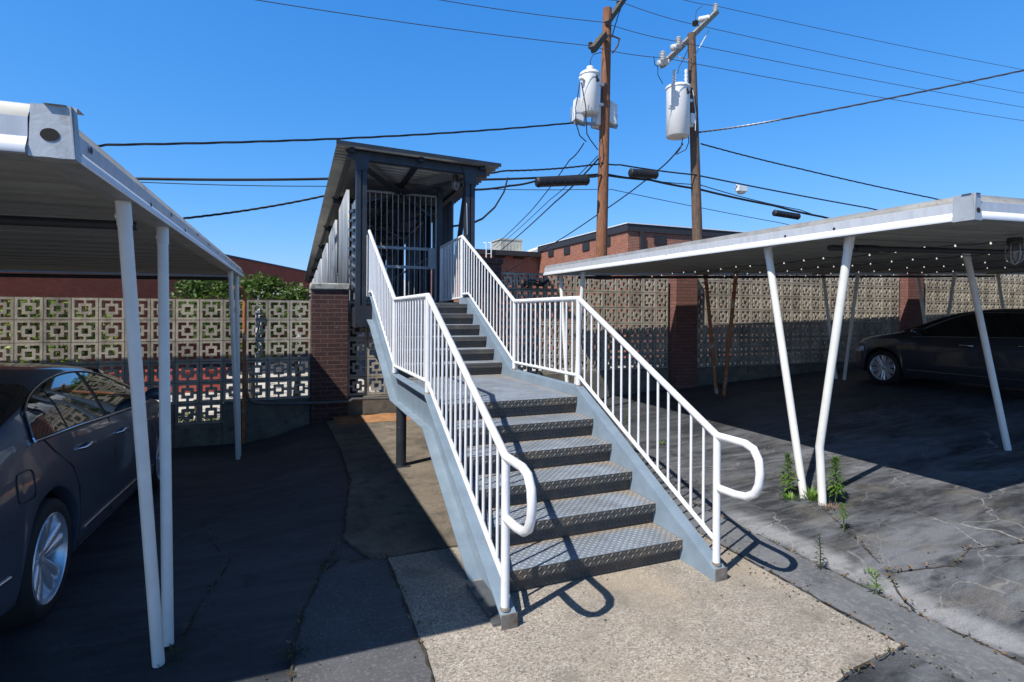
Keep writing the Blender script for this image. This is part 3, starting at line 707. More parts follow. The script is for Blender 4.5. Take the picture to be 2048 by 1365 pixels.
# ------------------------------------------------------------------ carports
PROF = [(-.09, .0), (.0, .0), (.004, .012), (-.012, .055), (-.014, .056), (-.014, .122), (-.016, .123), (-.034, .170), (-.09, .172)]
PMI = [1, 0, 0, 0, 3, 0, 1, 1]
def carport(name, label, path, fascia_h, under_dz, posts, z_at, bolts, ribs):
    base = path[0]; o = thing('carport', label, 'carport', (base[0], base[1], 0), 'flat metal carports')
    # perimeter fascia (path runs so that outside is on the right)
    f = MB(); k = fascia_h/.172
    f.sweep([(a_, u*k) for a_, u in PROF], path, PMI, True)
    for p, n in bolts: f.lathe([(0, .004), (.010, .004), (.012, 0)], 8, (0, 0, 0), 'z', 2); 
    fo = f
    return o, fo, k
def deck(o, corners, zoff, rib_dir, pitch=.30):
    # ribbed pans between four corners: a->b is the rib direction
    a_, b_, c_, d_ = [Vector(p) for p in corners]      # a-b one eave, d-c the other, ribs run a->d
    ctr = (a_+b_+c_+d_)/4; a_, b_, c_, d_ = [p+Vector((math.copysign(.06, ctr.x-p.x), math.copysign(.06, ctr.y-p.y), 0)) for p in (a_, b_, c_, d_)]
    L = (b_-a_).length; n = int(L/pitch); prof = []
    for i in range(n):
        u = i/n; w = 1/n
        prof += [(u, 0), (u+.05*w, .0), (u+.08*w, .035), (u+.17*w, .035), (u+.20*w, 0), (u+.48*w, 0), (u+.51*w, .010), (u+.60*w, .010), (u+.63*w, 0)]
    prof.append((1, 0)); m = MB(); vs = []
    for u, h in prof:
        p, q = a_.lerp(b_, u), d_.lerp(c_, u)
        for x in (p, q): vs += [x+Vector((0, 0, zoff+h)), x+Vector((0, 0, zoff+h+.03))]
    k = len(prof); fs = []
    for i in range(k-1):
        e = 4*i; fs += [(e, e+2, e+6, e+4), (e+1, e+5, e+7, e+3)]
    m.add(vs, fs); m.build('roof_deck', 'underside', o)
def cport_post(o, base, top, m='post_cream', r=.0335, bend=None, plate=True):
    p = MB(); pts = [base]+([bend] if bend else [])+[top]
    if bend:
        b0 = Vector(base); b1 = Vector(bend); b2 = Vector(top); pts = [b0, b0.lerp(b1, .85), b1, b1.lerp(b2, .08), b2]
    p.tube(pts, r, 14)
    po = p.build('post', m, o)
    t = Vector(top); d = (t-Vector(pts[-2])).normalized()
    b = MB(); b.tube([t-d*.10, t+d*.005], r*1.12, 12)
    if plate: b.box(t.x-.045, t.x+.045, t.y-.06, t.y+.06, t.z+.004, t.z+.010)
    b.lathe([(0, .012), (.012, .012), (.012, 0)], 8, (t.x-r*1.1, t.y-d.y*.06, t.z-.06), 'x'); b.lathe([(0, -.012), (.012, -.012), (.012, 0)], 8, (t.x+r*1.1, t.y-d.y*.06, t.z-.06), 'x')
    b.build('bracket', m, po)

# --- left carport
LC = [Vector((-2.45, -.97, 2.172)), Vector((-2.45, 5.66, 2.185)), Vector((-13, 5.66, 2.125)), Vector((-13, -.97, 2.11))]
lc = thing('carport', 'white flat roofed carport on the left sheltering the slate sedan', 'carport', (-2.45, -1.0, 0), 'flat metal carports')
def fascia(o, corners, H, bolts):
    f = MB(); f.sweep([(a_, u*H/.172) for a_, u in PROF], corners, PMI, True)
    for p, d in bolts:
        p = Vector(p); d = Vector(d); e = Vector((-d.y, d.x, 0)); vs = [p+d*.005]+[p+(e*math.cos(q*PI/4)+Vector((0, 0, 1))*math.sin(q*PI/4))*.013 for q in range(8)]
        f.add(vs, [(0, 1+q, 1+(q+1) % 8) for q in range(8)], 2)
    return f.build('fascia', ['carport_white', 'carport_grey', 'bolt', 'carport_mid'], o, recalc=True)
def ccw_out(corners): return corners
# travel order so that the outside is on the right hand: counter-clockwise seen from above
def ccw(c):
    ar = sum(c[i].x*c[(i+1) % 4].y-c[(i+1) % 4].x*c[i].y for i in range(4))
    return c if ar > 0 else list(reversed(c))
nd = (LC[1]-LC[0]).normalized(); out = Vector((nd.y, -nd.x, 0)).normalized()
lb = [(LC[0].lerp(LC[1], q)+out*-.008+Vector((0, 0, z)), out) for q, z in ((.03, .075), (.16, .045), (.235, .075), (.30, .045), (.38, .085), (.47, .08), (.56, .07), (.66, .08), (.74, .05), (.80, .085), (.86, .05), (.92, .05), (.955, .05))]
fascia(lc, ccw(LC), .137, lb)
deck(lc, [LC[0], LC[1], LC[2], LC[3]], .028, 't', .36)
def corner_cap(o, c, d1, d2, H, w1, w2, hole_on=1, hole_r=.03, m='cap_metal', off=.010, hu=.36, wav=.012):
    c = Vector(c); d1, d2 = Vector(d1).normalized(), Vector(d2).normalized(); n1 = -d2; n2 = -d1; p = MB(); up = Vector((0, 0, 1))
    for d, n, oth, w in ((d1, n1, n2, w1), (d2, n2, n1, w2)):
        k = 6; lo, hi = [], []
        for i in range(k+1):
            u = i/k; q = c+n*off+oth*(off if i == 0 else 0)+d*(w*u)
            lo.append(q+up*(-.006+.004*noise.noise((u*3, w*7, 1)))); hi.append(q+up*(H+.006+wav*noise.noise((u*4, w*9, 5)))-n*.012)
        vs = lo+hi+[q-n*.004 for q in lo]+[q-n*.004 for q in hi]; K = k+1
        fs = [(i, i+1, K+i+1, K+i) for i in range(k)]+[(2*K+i+1, 2*K+i, 3*K+i, 3*K+i+1) for i in range(k)]
        fs += [(K+i, K+i+1, 3*K+i+1, 3*K+i) for i in range(k)]+[(i+1, i, 2*K+i, 2*K+i+1) for i in range(k)]+[(k, 2*K+k, 3*K+k, K+k), (0, K, 3*K, 2*K)]
        p.add(vs, fs)
        p.add([hi[0]-n*.012, hi[-1]-n*.012, hi[-1]-n*.07, hi[0]-n*.07], [(0, 1, 2, 3)])
        p.add([lo[0], lo[-1], lo[-1]-n*.06, lo[0]-n*.06], [(0, 1, 2, 3)])
    d, n, w = (d1, n1, w1) if hole_on == 1 else (d2, n2, w2)
    q = c+d*(w*.52)+n*(off+.0025-.012*hu)+up*(H*hu); vs = [q]+[q+d*math.cos(a*PI/8)*hole_r*1.2+(up-n*.07)*math.sin(a*PI/8)*hole_r for a in range(16)]
    p.add(vs, [(0, 1+a, 1+(a+1) % 16) for a in range(16)], 1)
    p.build('corner_cap', [m, 'hole'], o)
gt_ = MB(); gt_.sweep([(a_, u*.158/.172) for a_, u in PROF], [Vector((-13, -.985, 2.112)), Vector((-2.56, -.985, 2.172))], PMI); gt_.build('front_gutter', ['carport_white', 'carport_grey', 'bolt', 'carport_mid'], lc)
corner_cap(lc, LC[0], (-1, 0, 0), (0, 1, 0), .150, .105, .045, 1, .020, hu=.42)
PL_ = [((-2.405, .04, .0), (-2.50, -.21, 2.172)), ((-2.395, .20, .0), (-2.50, .58, 2.175)), ((-2.44, 4.78, -.19), (-2.50, 4.34, 2.182)), ((-2.44, 4.92, -.19), (-2.50, 5.18, 2.183))]
for b, t in PL_: cport_post(lc, b, t, r=.0268)
for b, t in PL_:
    cport_post(lc, (b[0]-5.2, b[1], b[2]), (t[0]-5.2, t[1], t[2]-.04))
for s in (.12, 4.75):
    b = MB(); b.tube([(-2.52, s, 2.115), (-7.9, s, 2.055)], .022, 8); b.build('cross_pipe', 'pipe_dark', lc)
for x in (-2.53, -7.75):
    b = MB(); b.bar((x, -.90, 2.186 if x > -4 else 2.13), (x, 5.58, 2.198 if x > -4 else 2.145), .09, .02); b.build('eave_beam', 'underside', lc)

# --- right carport
def rz2(t): return 2.335+.033*(t-2.3)
SR0, SR1 = -.862, 5.70
RC = [Vector((2.30, SR0, rz2(2.3))), Vector((2.30, SR1, rz2(2.3)+.03)), Vector((26, SR1, rz2(26)+.03)), Vector((26, SR0, rz2(26)))]
rc = thing('carport', 'white flat roofed carport on the right with string lights and V shaped posts', 'carport', (2.3, -.92, 0), 'flat metal carports')
rb = [((2.312, s, rz2(2.3)+z), (-1, 0, 0)) for s, z in ((.14, .075), (.62, .075), (.98, .05), (2.3, .06), (3.9, .05), (4.62, .06), (4.98, .08), (5.4, .04))]
fascia(rc, ccw(RC), .172, rb)
deck(rc, [RC[0], RC[1], RC[2], RC[3]], .04, 't', .36)
corner_cap(rc, RC[0], (0, 1, 0), (1, 0, 0), .164, .125, .075, 2, .017, wav=.002, off=.007)
for t in (2.5, 5.65, 8.85, 12.0, 15.2, 18.4, 21.6, 24.8):
    zt = rz2(t)+.015
    for s0, far in ((.48, 0), (5.02, 1)):
        for ds_b, ds_t in ((.092, .51), (-.092, -.34)):
            if far: ds_t = .40 if ds_b > 0 else -.39
            zb = gz(t, s0)-.01
            rust = far and t == 5.65
            bend = (t+.012, s0+ds_b-.005, .50) if (t == 2.5 and not far and ds_b < 0) else None
            base = (t+.01, s0+ds_b, zb)
            if bend: base = (t+.012, s0-.092+.0, zb); bend = (t+.0, s0-.07, .54)
            cport_post(rc, base, (t, s0+ds_t, zt), 'post_rust' if rust else 'post_cream', .034, bend)
for s in (.42, 5.0):
    b = MB(); b.tube([(2.62, s, 2.30), (14.2, s, rz2(14.2)-.05)], .026, 8); b.tube([(2.95, s, 2.31), (3.25, s, 2.318)], .036, 8); b.build('cross_pipe', 'pipe_dark', rc)
for t in (2.5, 5.65, 8.85, 12.0, 15.2, 18.4, 21.6, 24.8):
    b = MB(); b.bar((t, SR0+.06, rz2(t)+.034), (t, SR1-.06, rz2(t)+.05), .10, .03); b.build('eave_beam', 'underside', rc)
def roofhit(px, py, dz=-.07):
    p = None; t = 4.0
    for _ in range(40):
        p = at_z(px, py, rz2(t)+dz); t = lerp(t, p.x, .5)
    return p
pl2 = roofhit(2030, 478, .0)
cage_lamp((pl2.x, pl2.y, rz2(pl2.x)+.01), 'caged jar lamp under the right carport roof', 1.0)
for n_, (a_, lab) in enumerate(((3.95, 'string of small lit bulbs nearest the front of the right carport ceiling'), (5.55, 'second string of small lit bulbs under the right carport ceiling'), (7.6, 'third string of small lit bulbs under the right carport ceiling'), (9.8, 'farthest string of small lit bulbs under the right carport ceiling'))):
    so = thing('string_lights', lab, 'string lights', (a_, -.8, rz2(a_)), 'strings of lights under the right carport')
    cord = MB(); pts = []; zz = rz2(a_)-.012
    nb = 23
    for i in range(nb*2+1):
        s = lerp(-.8, 5.5, i/(nb*2)); pts.append((a_+.01*math.sin(i*1.7), s, zz-(.0 if i % 2 else .012)-.02*abs(math.sin(i*.35))))
    cord.tube(pts, .004, 4); cord.build('cord', 'wire_black', so)
    for i in range(1, nb*2, 2):
        p = pts[i]; q = MB(); q.lathe([(0, .005), (.0065, 0), (.008, -.009), (.005, -.017), (0, -.020)], 6, p); q.build('bulb', 'bulb', so)

# ------------------------------------------------------------------ cars
def car(name, label, loc, rz, paint, spokes, cfg, groundz=0):
    o = thing(name, label, 'car', loc, 'sedans parked under the carports', rz)
    L, xa, xb, wr = cfg['L'], cfg['xa'], cfg['xb'], .325
    w = lambda x: sinterp(x, cfg['w']); zc = lambda x: sinterp(x, cfg['zc']); zb = lambda x: sinterp(x, cfg['zb'])
    ra = .372
    def zlow(x):
        z = .19+.03*math.cos(PI*x/L)**4
        if x < .5: z = lerp(.30, z, x/.5)
        if x > L-.5: z = lerp(.24, z, (L-x)/.5)
        for xx in (xa, xb):
            d = abs(x-xx)
            if d < ra: z = max(z, .325+math.sqrt(ra*ra-d*d))
        return z
    gprof = [(.15, .93), (.26, .972), (.40, .992), (.56, 1.0), (.64, .992), (.72, .998), (.82, .985), (.92, .955), (1.02, .93)]
    def section(x):
        W = w(x); zl, zB = zlow(x), zb(x); pts = [(0, .2), (W-.30, .2), (W-.30, max(zl, .2)), (W*.955, zl)]
        n = 8
        flare = .018*sum(max(0, 1-abs(math.hypot(x-xx, 0)-ra)/.16) for xx in (xa, xb))
        for i in range(n+1):
            z = lerp(zl+.012, zB, i/n); y = W*interp(z/zB*.97, gprof)
            y += flare*max(0, 1-(z-zl)/.22)
            pts.append((y, z))
        yb, hgt = pts[-1][0], zc(x)-zB
        yr = yb-.008-max(0, hgt)*.50-.05*max(0, 1-hgt/.2)*W; zr = zB+hgt*.90
        for i in range(1, 5):
            u = i/4; pts.append((lerp(yb-.01, yr, u)+.022*math.sin(PI*u)*min(1, hgt/.3), lerp(zB+.004, zr, u)))
        for i in range(1, 7):
            u = i/6; pts.append((yr*(1-u), zr+(zc(x)-zr)*(1-(1-u)**2.2)))
        return pts
    st = [0, .015, .05, .12, .22, .35, .5, .6]
    for xx in (xa, xb):
        st += [xx+ra*math.sin(q*PI/2/7)*sg for q in range(8) for sg in (-1, 1)]+[xx-ra-.012, xx+ra+.012, xx-ra-.06, xx+ra+.06]
    st += [xa+ra+.1+i*(xb-xa-2*ra-.2)/18 for i in range(19)]+[L-.35, L-.24, L-.15, L-.08, L-.035, L-.01, L]
    st = sorted(set(round(s, 4) for s in st if 0 <= s <= L)); st = [s for i, s in enumerate(st) if i == 0 or s-st[i-1] > .006]
    mb = MB(); secs = [section(x) for x in st]; n = len(secs[0]); vs = []
    for x, sec in zip(st, secs):
        full = [(x, -y, z) for y, z in sec]+[(x, y, z) for y, z in reversed(sec[1:-1])]
        vs += full
    m_ = 2*n-2
    fs = [(i*m_+j, i*m_+(j+1) % m_, (i+1)*m_+(j+1) % m_, (i+1)*m_+j) for i in range(len(st)-1) for j in range(m_)]
    fs += [tuple(reversed(range(m_))), tuple((len(st)-1)*m_+j for j in range(m_))]
    mb.add(vs, fs, 0, True)
    for i in range((len(st)-1)*m_):
        j = i % m_
        if j in (0, 1, 2, m_-1, m_-2, m_-3): mb.mi[i] = 1
    body = mb.build('body', [paint, 'black_plastic'], o, local=True, subsurf=1)
    def ysurf(x, z):
        sec = section(x)[3:3+14]
        for (y0, z0), (y1, z1) in zip(sec, sec[1:]):
            if z0 <= z <= z1 and z1 > z0: return lerp(y0, y1, (z-z0)/(z1-z0))
        return sec[-1][0] if z > sec[-1][1] else sec[0][0]
    up, lowp = cfg['dlo_top'], cfg['dlo_low']
    def pane(x0, x1, off, sg, inset=0):
        p = MB(); nx, nzz = 20, 6
        def fn(u, v):
            x = lerp(x0, x1, u); zl, zu = sinterp(x, lowp)+inset, sinterp(x, up)-inset; z = lerp(zl, max(zu, zl+.002), v)
            return (x, sg*(ysurf(x, z)+off), z)
        p.grid(fn, nx, nzz); return p
    x0, x1 = up[0][0], up[-1][0]
    for sg in (-1, 1):
        dm = MB(); dm = pane(x0, x1, .007, sg); dm.build('window_surround', 'black_plastic', o, local=True)
        for a_, b_ in cfg['panes']: pane(a_, b_, .011, sg, .012).build('side_window', 'car_glass', o, local=True)
        c = MB(); q = [(x, sg*(ysurf(x, sinterp(x, up))+.012), sinterp(x, up)) for x in [lerp(x0, x1, i/30) for i in range(31)]]
        q2 = [(x, sg*(ysurf(x, sinterp(x, lowp))+.013), sinterp(x, lowp)) for x in [lerp(x0, x1, i/20) for i in range(21)]]
        c.tube(q, .006, 6); c.tube(q2, .009, 6); c.tube([q[0], q2[0]], .006, 6); c.build('window_trim', 'chrome', o, local=True)
        for (dx0, dx1, hx) in cfg['doors']:
            d = MB()
            def seam(pts): d.tube([(x, sg*(ysurf(x, z)+.001), z) for x, z in pts], .0045, 5)
            zt0, zt1 = sinterp(dx0, lowp), sinterp(dx1, lowp)
            rear = cfg['rear_seam'] if dx0 < xa+.7 else [(dx0, zt0), (dx0+.01, .7), (dx0, .27)]
            seam(rear); seam([(dx1, zt1), (dx1+.01, .7), (dx1, .27)]); seam([(rear[-1][0], .262), (lerp(rear[-1][0], dx1, .5), .258), (dx1, .262)])
            do = d.build('door', 'black_plastic', o, local=True)
            h = MB(); z = sinterp(hx, zb_pts := cfg['zb'])-.125; ys = sg*(ysurf(hx, z)+.018)
            h.tube([(hx-.10, ys-sg*.022, z-.004), (hx-.085, ys+sg*.006, z), (hx, ys+sg*.012, z+.004), (hx+.085, ys+sg*.006, z+.003), (hx+.10, ys-sg*.022, z)], [.010, .014, .015, .014, .010], 8)
            h.build('handle', 'chrome', do, local=True)
        # lower side moulding
        s_ = MB(); s_.tube([(x, sg*(ysurf(x, .335)+.004), .335) for x in [lerp(xa+ra+.12, xb-ra-.1, i/14) for i in range(15)]], .007, 6); s_.build('side_moulding', 'chrome', o, local=True)
        # mirror
        xm = cfg['mirror']; zm = sinterp(xm, lowp)+.045; ym = sg*(ysurf(xm, zm-.04)+.02)
        m = MB(); m.grid(lambda u, v: (xm+.05+.085*math.cos(PI*u)*.9*math.sin(PI*v)**.6, ym+sg*.11-sg*.115*math.cos(PI*v), zm+.055+.062*math.sin(PI*u*2 if False else PI*2*u)*math.sin(PI*v)**.6), 14, 8)
        vsn = []
        m = MB(); k = 14
        for i in range(9):
            v = i/8; rr = math.sin(PI*min(max(v, .02), .98))**.45
            for j in range(k):
                a_ = 2*PI*j/k; vsn.append((xm+.04+.062*rr*math.cos(a_)*(1.15 if math.cos(a_) > 0 else .7), ym+sg*(.01+.205*v), zm+.045+.060*rr*math.sin(a_)))
        m.add(vsn, [(i*k+j, i*k+(j+1) % k, (i+1)*k+(j+1) % k, (i+1)*k+j) for i in range(8) for j in range(k)]+[tuple(range(k)), tuple(reversed(range(8*k, 9*k)))], 0, True)
        m.tube([(xm+.04, ym-sg*.03, zm-.015), (xm+.04, ym+sg*.05, zm+.02)], .022, 8)
        m.build('mirror', paint, o, local=True)
        # lights
        def patch(nm, xA, xB, zA, zB, mat):
            p = MB(); p.grid(lambda u, v: (lerp(xA, xB, u), sg*(ysurf(lerp(xA, xB, u), lerp(zA(u), zB(u), v))+.006), lerp(zA(u), zB(u), v)), 10, 5); p.build(nm, mat, o, local=True)
        patch('headlight', L-.42, L-.06, lambda u: .60+.02*(1-u), lambda u: min(.72-.05*u, sinterp(lerp(L-.42, L-.06, u), cfg['zb'])-.015), 'headlight')
        patch('taillight', .03, .30, lambda u: .74, lambda u: .90-.03*u, 'tail')
        # wheels
        for xx in (xa, xb):
            yw = w(xx)-.012; wl = MB(); c = (xx, sg*(yw-.11), wr)
            wl.lathe([(.235, -.10*sg), (.30, -.108*sg), (.320, -.085*sg), (.325, -.05*sg), (.325, .05*sg), (.320, .085*sg), (.30, .108*sg), (.262, .110*sg), (.238, .100*sg)], 36, c, 'y')
            wh = wl.build('wheel', 'rubber', o, local=True)
            rm = MB(); rm.lathe([(.242, .101*sg), (.236, .108*sg), (.228, .100*sg), (.222, .05*sg), (.205, -.06*sg)], 36, c, 'y')
            rm.lathe([(0, .062*sg), (.038, .062*sg), (.05, .052*sg), (.055, .03*sg)], 16, c, 'y')
            for q in range(spokes):
                for s2 in (-1, 1):
                    a_ = 2*PI*q/spokes+.35; wd = (.15 if spokes == 5 else .075)
                    a0, a1 = a_+s2*wd*.9, a_+s2*wd*(1.35 if spokes == 5 else 1.6)
                    def pt(rad, an, y): return Vector((c[0]+rad*math.cos(an), c[1]+sg*y, c[2]+rad*math.sin(an)))
                    w0, w1 = ((.020, .030) if spokes == 5 else (.010, .014))
                    e0 = Vector((-math.sin(a0), 0, math.cos(a0))); e1 = Vector((-math.sin(a1), 0, math.cos(a1)))
                    p0, p1 = pt(.038, a_+s2*.25, .060), pt(.226, a1, .088); q0, q1 = p0-Vector((0, sg*.03, 0)), p1-Vector((0, sg*.04, 0))
                    rm.add([p0-e0*w0, p0+e0*w0, p1+e1*w1, p1-e1*w1, q0-e0*w0*1.3, q0+e0*w0*1.3, q1+e1*w1*1.3, q1-e1*w1*1.3, (p0+p1)/2+Vector((0, sg*.012, 0))],
                           [(0, 1, 8), (1, 2, 8), (2, 3, 8), (3, 0, 8), (0, 4, 5, 1), (1, 5, 6, 2), (2, 6, 7, 3), (3, 7, 4, 0), (7, 6, 5, 4)])
            rm.build('rim', 'rim', wh, local=True)
            dk = MB(); dk.lathe([(0, -.04*sg), (.15, -.04*sg), (.22, -.06*sg)], 24, c, 'y'); dk.build('brake_disc', 'bolt', wh, local=True)
    # windscreen and rear window laid over the body loft
    for nm, xA, xB in (('windscreen', cfg['ws'][0], cfg['ws'][1]), ('rear_window', cfg['rw'][0], cfg['rw'][1])):
        p = MB(); nr = 6
        def fn(u, v):
            x = lerp(xA, xB, u); sec = section(x); k = 3+9+4-1; row = sec[k:k+7]
            q = abs(2*v-1)*.97; idx = (1-q)*6; i = min(5, int(idx)); y0, z0 = row[i]; y1, z1 = row[i+1]; f = idx-i
            return (x, (1 if v > .5 else -1)*lerp(y0, y1, f), lerp(z0, z1, f)+.010)
        p.grid(fn, 14, 14); p.build(nm, 'car_glass', o, local=True)
    if cfg.get('fuel'):
        fx, fz_ = cfg['fuel']; p = MB(); q = []
        for i in range(29):
            a_ = 2*PI*i/28; cx_, sx_ = math.cos(a_), math.sin(a_)
            x = fx+.085*math.copysign(abs(cx_)**.45, cx_); z = fz_+.075*math.copysign(abs(sx_)**.45, sx_)
            q.append((x, -(ysurf(x, z)+.001), z))
        p.tube(q, .0035, 5); p.build('fuel_flap', 'black_plastic', o, local=True)
    if cfg.get('rear_bumper'):
        p = MB(); p.tube([(x, -(ysurf(x, .40)+.0), .40) for x in (.05, .2, .4, .6)], .012, 6); p.build('bumper_moulding', 'chrome', o, local=True)
        p = MB(); q = [(x, -(ysurf(x, .62)+.001), .62) for x in (.05, .2, .4, .62, xa-ra-.02)]; p.tube(q, .0035, 5); p.build('bumper_seam', 'black_plastic', o, local=True)
    if cfg.get('fin'):
        p = MB(); p.prism([(0, 0), (.16, 0), (.02, .07), (-.01, .06)], lambda u, v, d: (.95+u, d, zc(.98)+v-.01), -.012, .012); p.build('antenna_fin', 'black_plastic', o, local=True)
    return o
SED = dict(L=4.62, xa=1.08, xb=3.81,
    w=[(0, .66), (.04, .74), (.15, .81), (.5, .865), (1.08, .888), (2.3, .886), (3.4, .885), (3.9, .872), (4.25, .815), (4.48, .70), (4.58, .60), (4.62, .50)],
    zc=[(0, .86), (.03, .97), (.12, 1.035), (.45, 1.075), (.62, 1.095), (.9, 1.20), (1.25, 1.315), (1.6, 1.375), (2.1, 1.392), (2.55, 1.36), (2.85, 1.28), (3.2, 1.135), (3.5, 1.02), (3.65, .985), (4.1, .905), (4.4, .80), (4.55, .68), (4.62, .58)],
    zb=[(0, .82), (.05, .92), (.3, .985), (.9, 1.0), (1.5, .985), (2.2, .96), (3.0, .935), (3.5, .92), (4.0, .855), (4.35, .765), (4.55, .64), (4.62, .55)],
    dlo_top=[(.90, 1.02), (.93, 1.10), (1.02, 1.17), (1.2, 1.235), (1.5, 1.29), (1.9, 1.318), (2.3, 1.305), (2.6, 1.26), (2.85, 1.18), (3.1, 1.07), (3.28, .985)],
    dlo_low=[(.90, 1.0), (1.6, .99), (2.2, .972), (3.28, .945)],
    panes=[(.93, 1.36), (1.385, 2.10), (2.18, 3.22)], doors=[(1.42, 2.21, 1.60), (2.22, 3.30, 2.42)],
    rear_seam=[(1.02, 1.0), (1.14, .90), (1.33, .78), (1.45, .62), (1.48, .40), (1.48, .265)],
    mirror=3.10, ws=(2.68, 3.46), rw=(.68, 1.22), fuel=(.74, .80), rear_bumper=True, fin=False)
SL = dict(SED); shf = lambda l: [(x+.14*min(1, max(0, (x-2.6)/.8)), y) for x, y in l]
for k_ in ('w', 'zc', 'zb', 'dlo_top', 'dlo_low'): SL[k_] = shf(SED[k_])
SL.update(L=4.76, xb=3.95, panes=[(.93, 1.36), (1.385, 2.10), (2.18, 3.34)], doors=[(1.42, 2.21, 1.60), (2.22, 3.40, 2.42)], mirror=3.20, ws=(2.70, 3.58))
# left sedan: nose towards the wall
car('sedan', 'slate grey sedan with five double spoke wheels under the left carport', (-3.93, -.33, .045), PI/2, 'car_left', 5, SL).rotation_euler = (0, .047, PI/2)
SED2 = dict(SED); SED2.update(fuel=None, rear_bumper=None, fin=True,
    zc=[(0, .90), (.03, 1.0), (.12, 1.06), (.35, 1.09), (.5, 1.11), (.8, 1.23), (1.2, 1.365), (1.6, 1.44), (2.1, 1.465), (2.55, 1.435), (2.9, 1.32), (3.2, 1.18), (3.55, 1.03), (3.7, .995), (4.1, .925), (4.4, .83), (4.55, .70), (4.62, .58)],
    dlo_top=[(1.00, 1.02), (1.04, 1.13), (1.12, 1.21), (1.3, 1.292), (1.6, 1.36), (2.0, 1.385), (2.35, 1.375), (2.6, 1.33), (2.85, 1.23), (3.1, 1.10), (3.28, 1.0)],
    dlo_low=[(1.00, 1.0), (1.6, .99), (2.2, .972), (3.28, .945)],
    panes=[(1.03, 1.40), (1.44, 2.12), (2.24, 3.22)], doors=[(1.42, 2.18, 1.58), (2.19, 3.30, 2.40)])
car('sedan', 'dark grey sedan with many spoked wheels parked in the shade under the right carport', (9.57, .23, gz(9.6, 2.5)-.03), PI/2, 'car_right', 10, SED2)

# ------------------------------------------------------------------ buildings beyond the wall
def bbox(mb, x0, x1, y0, y1, z0, z1, mi=0): mb.box(x0, x1, y0, y1, z0, z1, mi)
bd = thing('brick_building', 'tall red brick building with dark roof trim and small square vents behind the right carport', 'building', (11.85, 17.3, -.35))
m = MB(); m.box(11.85, 34, 17.3, 26.62, -.4, 5.32); m.build('wall', 'brick_red', bd)
m = MB(); m.box(11.78, 34.1, 17.22, 26.62, 5.32, 5.64); m.build('roof_trim', 'roof_trim', bd)
m = MB(); m.box(11.74, 34.14, 17.18, 26.62, 5.642, 5.68); m.build('roof_coping', 'white_trim', bd)
def att_l(px, py): return at_t(px, py, 11.85)
for px, py in ((1103, 507), (1135, 502), (1173, 494), (1214, 485)):
    p = att_l(px, py); m = MB(); m.box(11.80, 11.85, p.y-.33, p.y+.33, p.z-.19, p.z+.19); m.build('vent', 'vent', bd)
for px, py in ((1320, 481), (1500, 500)):
    p = at_s(px, py, 17.3); m = MB(); m.box(p.x-.32, p.x+.32, 17.26, 17.3, p.z-.20, p.z+.20); m.build('vent', 'vent', bd)
m = MB(); m.box(12.45, 12.62, 17.17, 17.3, 1, 5.32); m.build('downpipe', 'roof_trim', bd)
zt = at_s(1010, 503, 26.65).z
b2 = thing('brick_building', 'lower red brick building right of the footbridge with an air unit on its roof', 'building', (8, 26.7, -.35))
m = MB(); m.box(7.6, 34, 26.65, 40, -.4, zt-.28); m.build('wall', 'brick_red', b2)
m = MB(); m.box(7.5, 34, 26.2, 40, zt-.28, zt); m.build('roof_trim', 'roof_trim', b2)
for px, py in ((1037, 513), (1000, 510)):
    p = at_s(px, py, 26.65); m = MB(); m.box(p.x-.32, p.x+.32, 26.6, 26.65, p.z-.17, p.z+.17); m.build('vent', 'vent', b2)
p0, p1 = at_s(1002, 497, 29), at_s(1045, 482, 29)
hv = MB(); hv.box(p0.x, p1.x, 29, 30.6, zt, p1.z); hv.box(p0.x-.05, p1.x+.05, 28.96, 30.64, p1.z, p1.z+.08)
for k in range(6): q = lerp(p0.x+.15, p1.x-.15, k/5); hv.box(q-.03, q+.03, 28.98, 29, zt+.2, p1.z-.2)
tag(hv.build('air_unit', 'hvac'), 'beige air conditioning unit on the lower brick roof', 'air unit')
m = MB(); q0, q1 = at_s(1048, 502, 27.6), at_s(1078, 490, 27.6); m.prism([(q0.x, zt), (q1.x+.8, zt), (q1.x+.8, q1.z+.1)], lambda u, v, d: (u, d, v), 27.6, 30)
tag(m.build('roof_panel', 'white_trim'), 'white sloping roof panel beside the air unit', 'roof panel')
l0, l1 = at_s(973, 496, 26.1), at_s(983, 496, 26.1); lz = at_s(975, 514, 26.1).z; m = MB()
for p in (l0, l1): m.tube([(p.x, 26.1, lz-.6), (p.x, 26.1, p.z+.25), (p.x, 26.6, p.z+.35)], .035, 6)
for k in range(4): z = lerp(lz-.5, l0.z, k/3); m.tube([(l0.x, 26.1, z), (l1.x, 26.1, z)], .02, 5)
tag(m.build('roof_ladder', 'porcelain'), 'short white ladder at the edge of the lower brick roof', 'ladder')
# long building on the left, seen along its shaded side
lbp = CAM+RT*-12+FW*8; lbd = thing('brick_building', 'long dark red brick building behind the left block wall', 'building', (lbp.x, lbp.y, 0), None, PI/2-PH)
m = MB(); m.box(0, 52, 0, 22, -.5, 4.0); m.build('wall', 'brick_left', lbd, local=True)
m = MB(); m.box(-.05, 52.05, -.05, 22, 4.0, 4.08); m.build('coping', 'roof_trim', lbd, local=True)
for k, x in enumerate((13.5, 15.5, 17.5, 20, 22.5, 25, 27.5)):
    m = MB(); m.box(x-.2, x+.2, -.02, 0, 2.35, 2.62); m.build('vent', 'vent', lbd, local=True)
fbp = CAM+RT*-15.5+FW*43
fb = MB(); fb.box(0, 14, 0, 8, 0, 4.6); o = fb.build('shed', 'white_trim', None); o.location = (fbp.x-1, fbp.y, -.4); o.rotation_euler = (0, 0, -PH)
tag(o, 'white flat roofed shed far behind the long brick building', 'building')
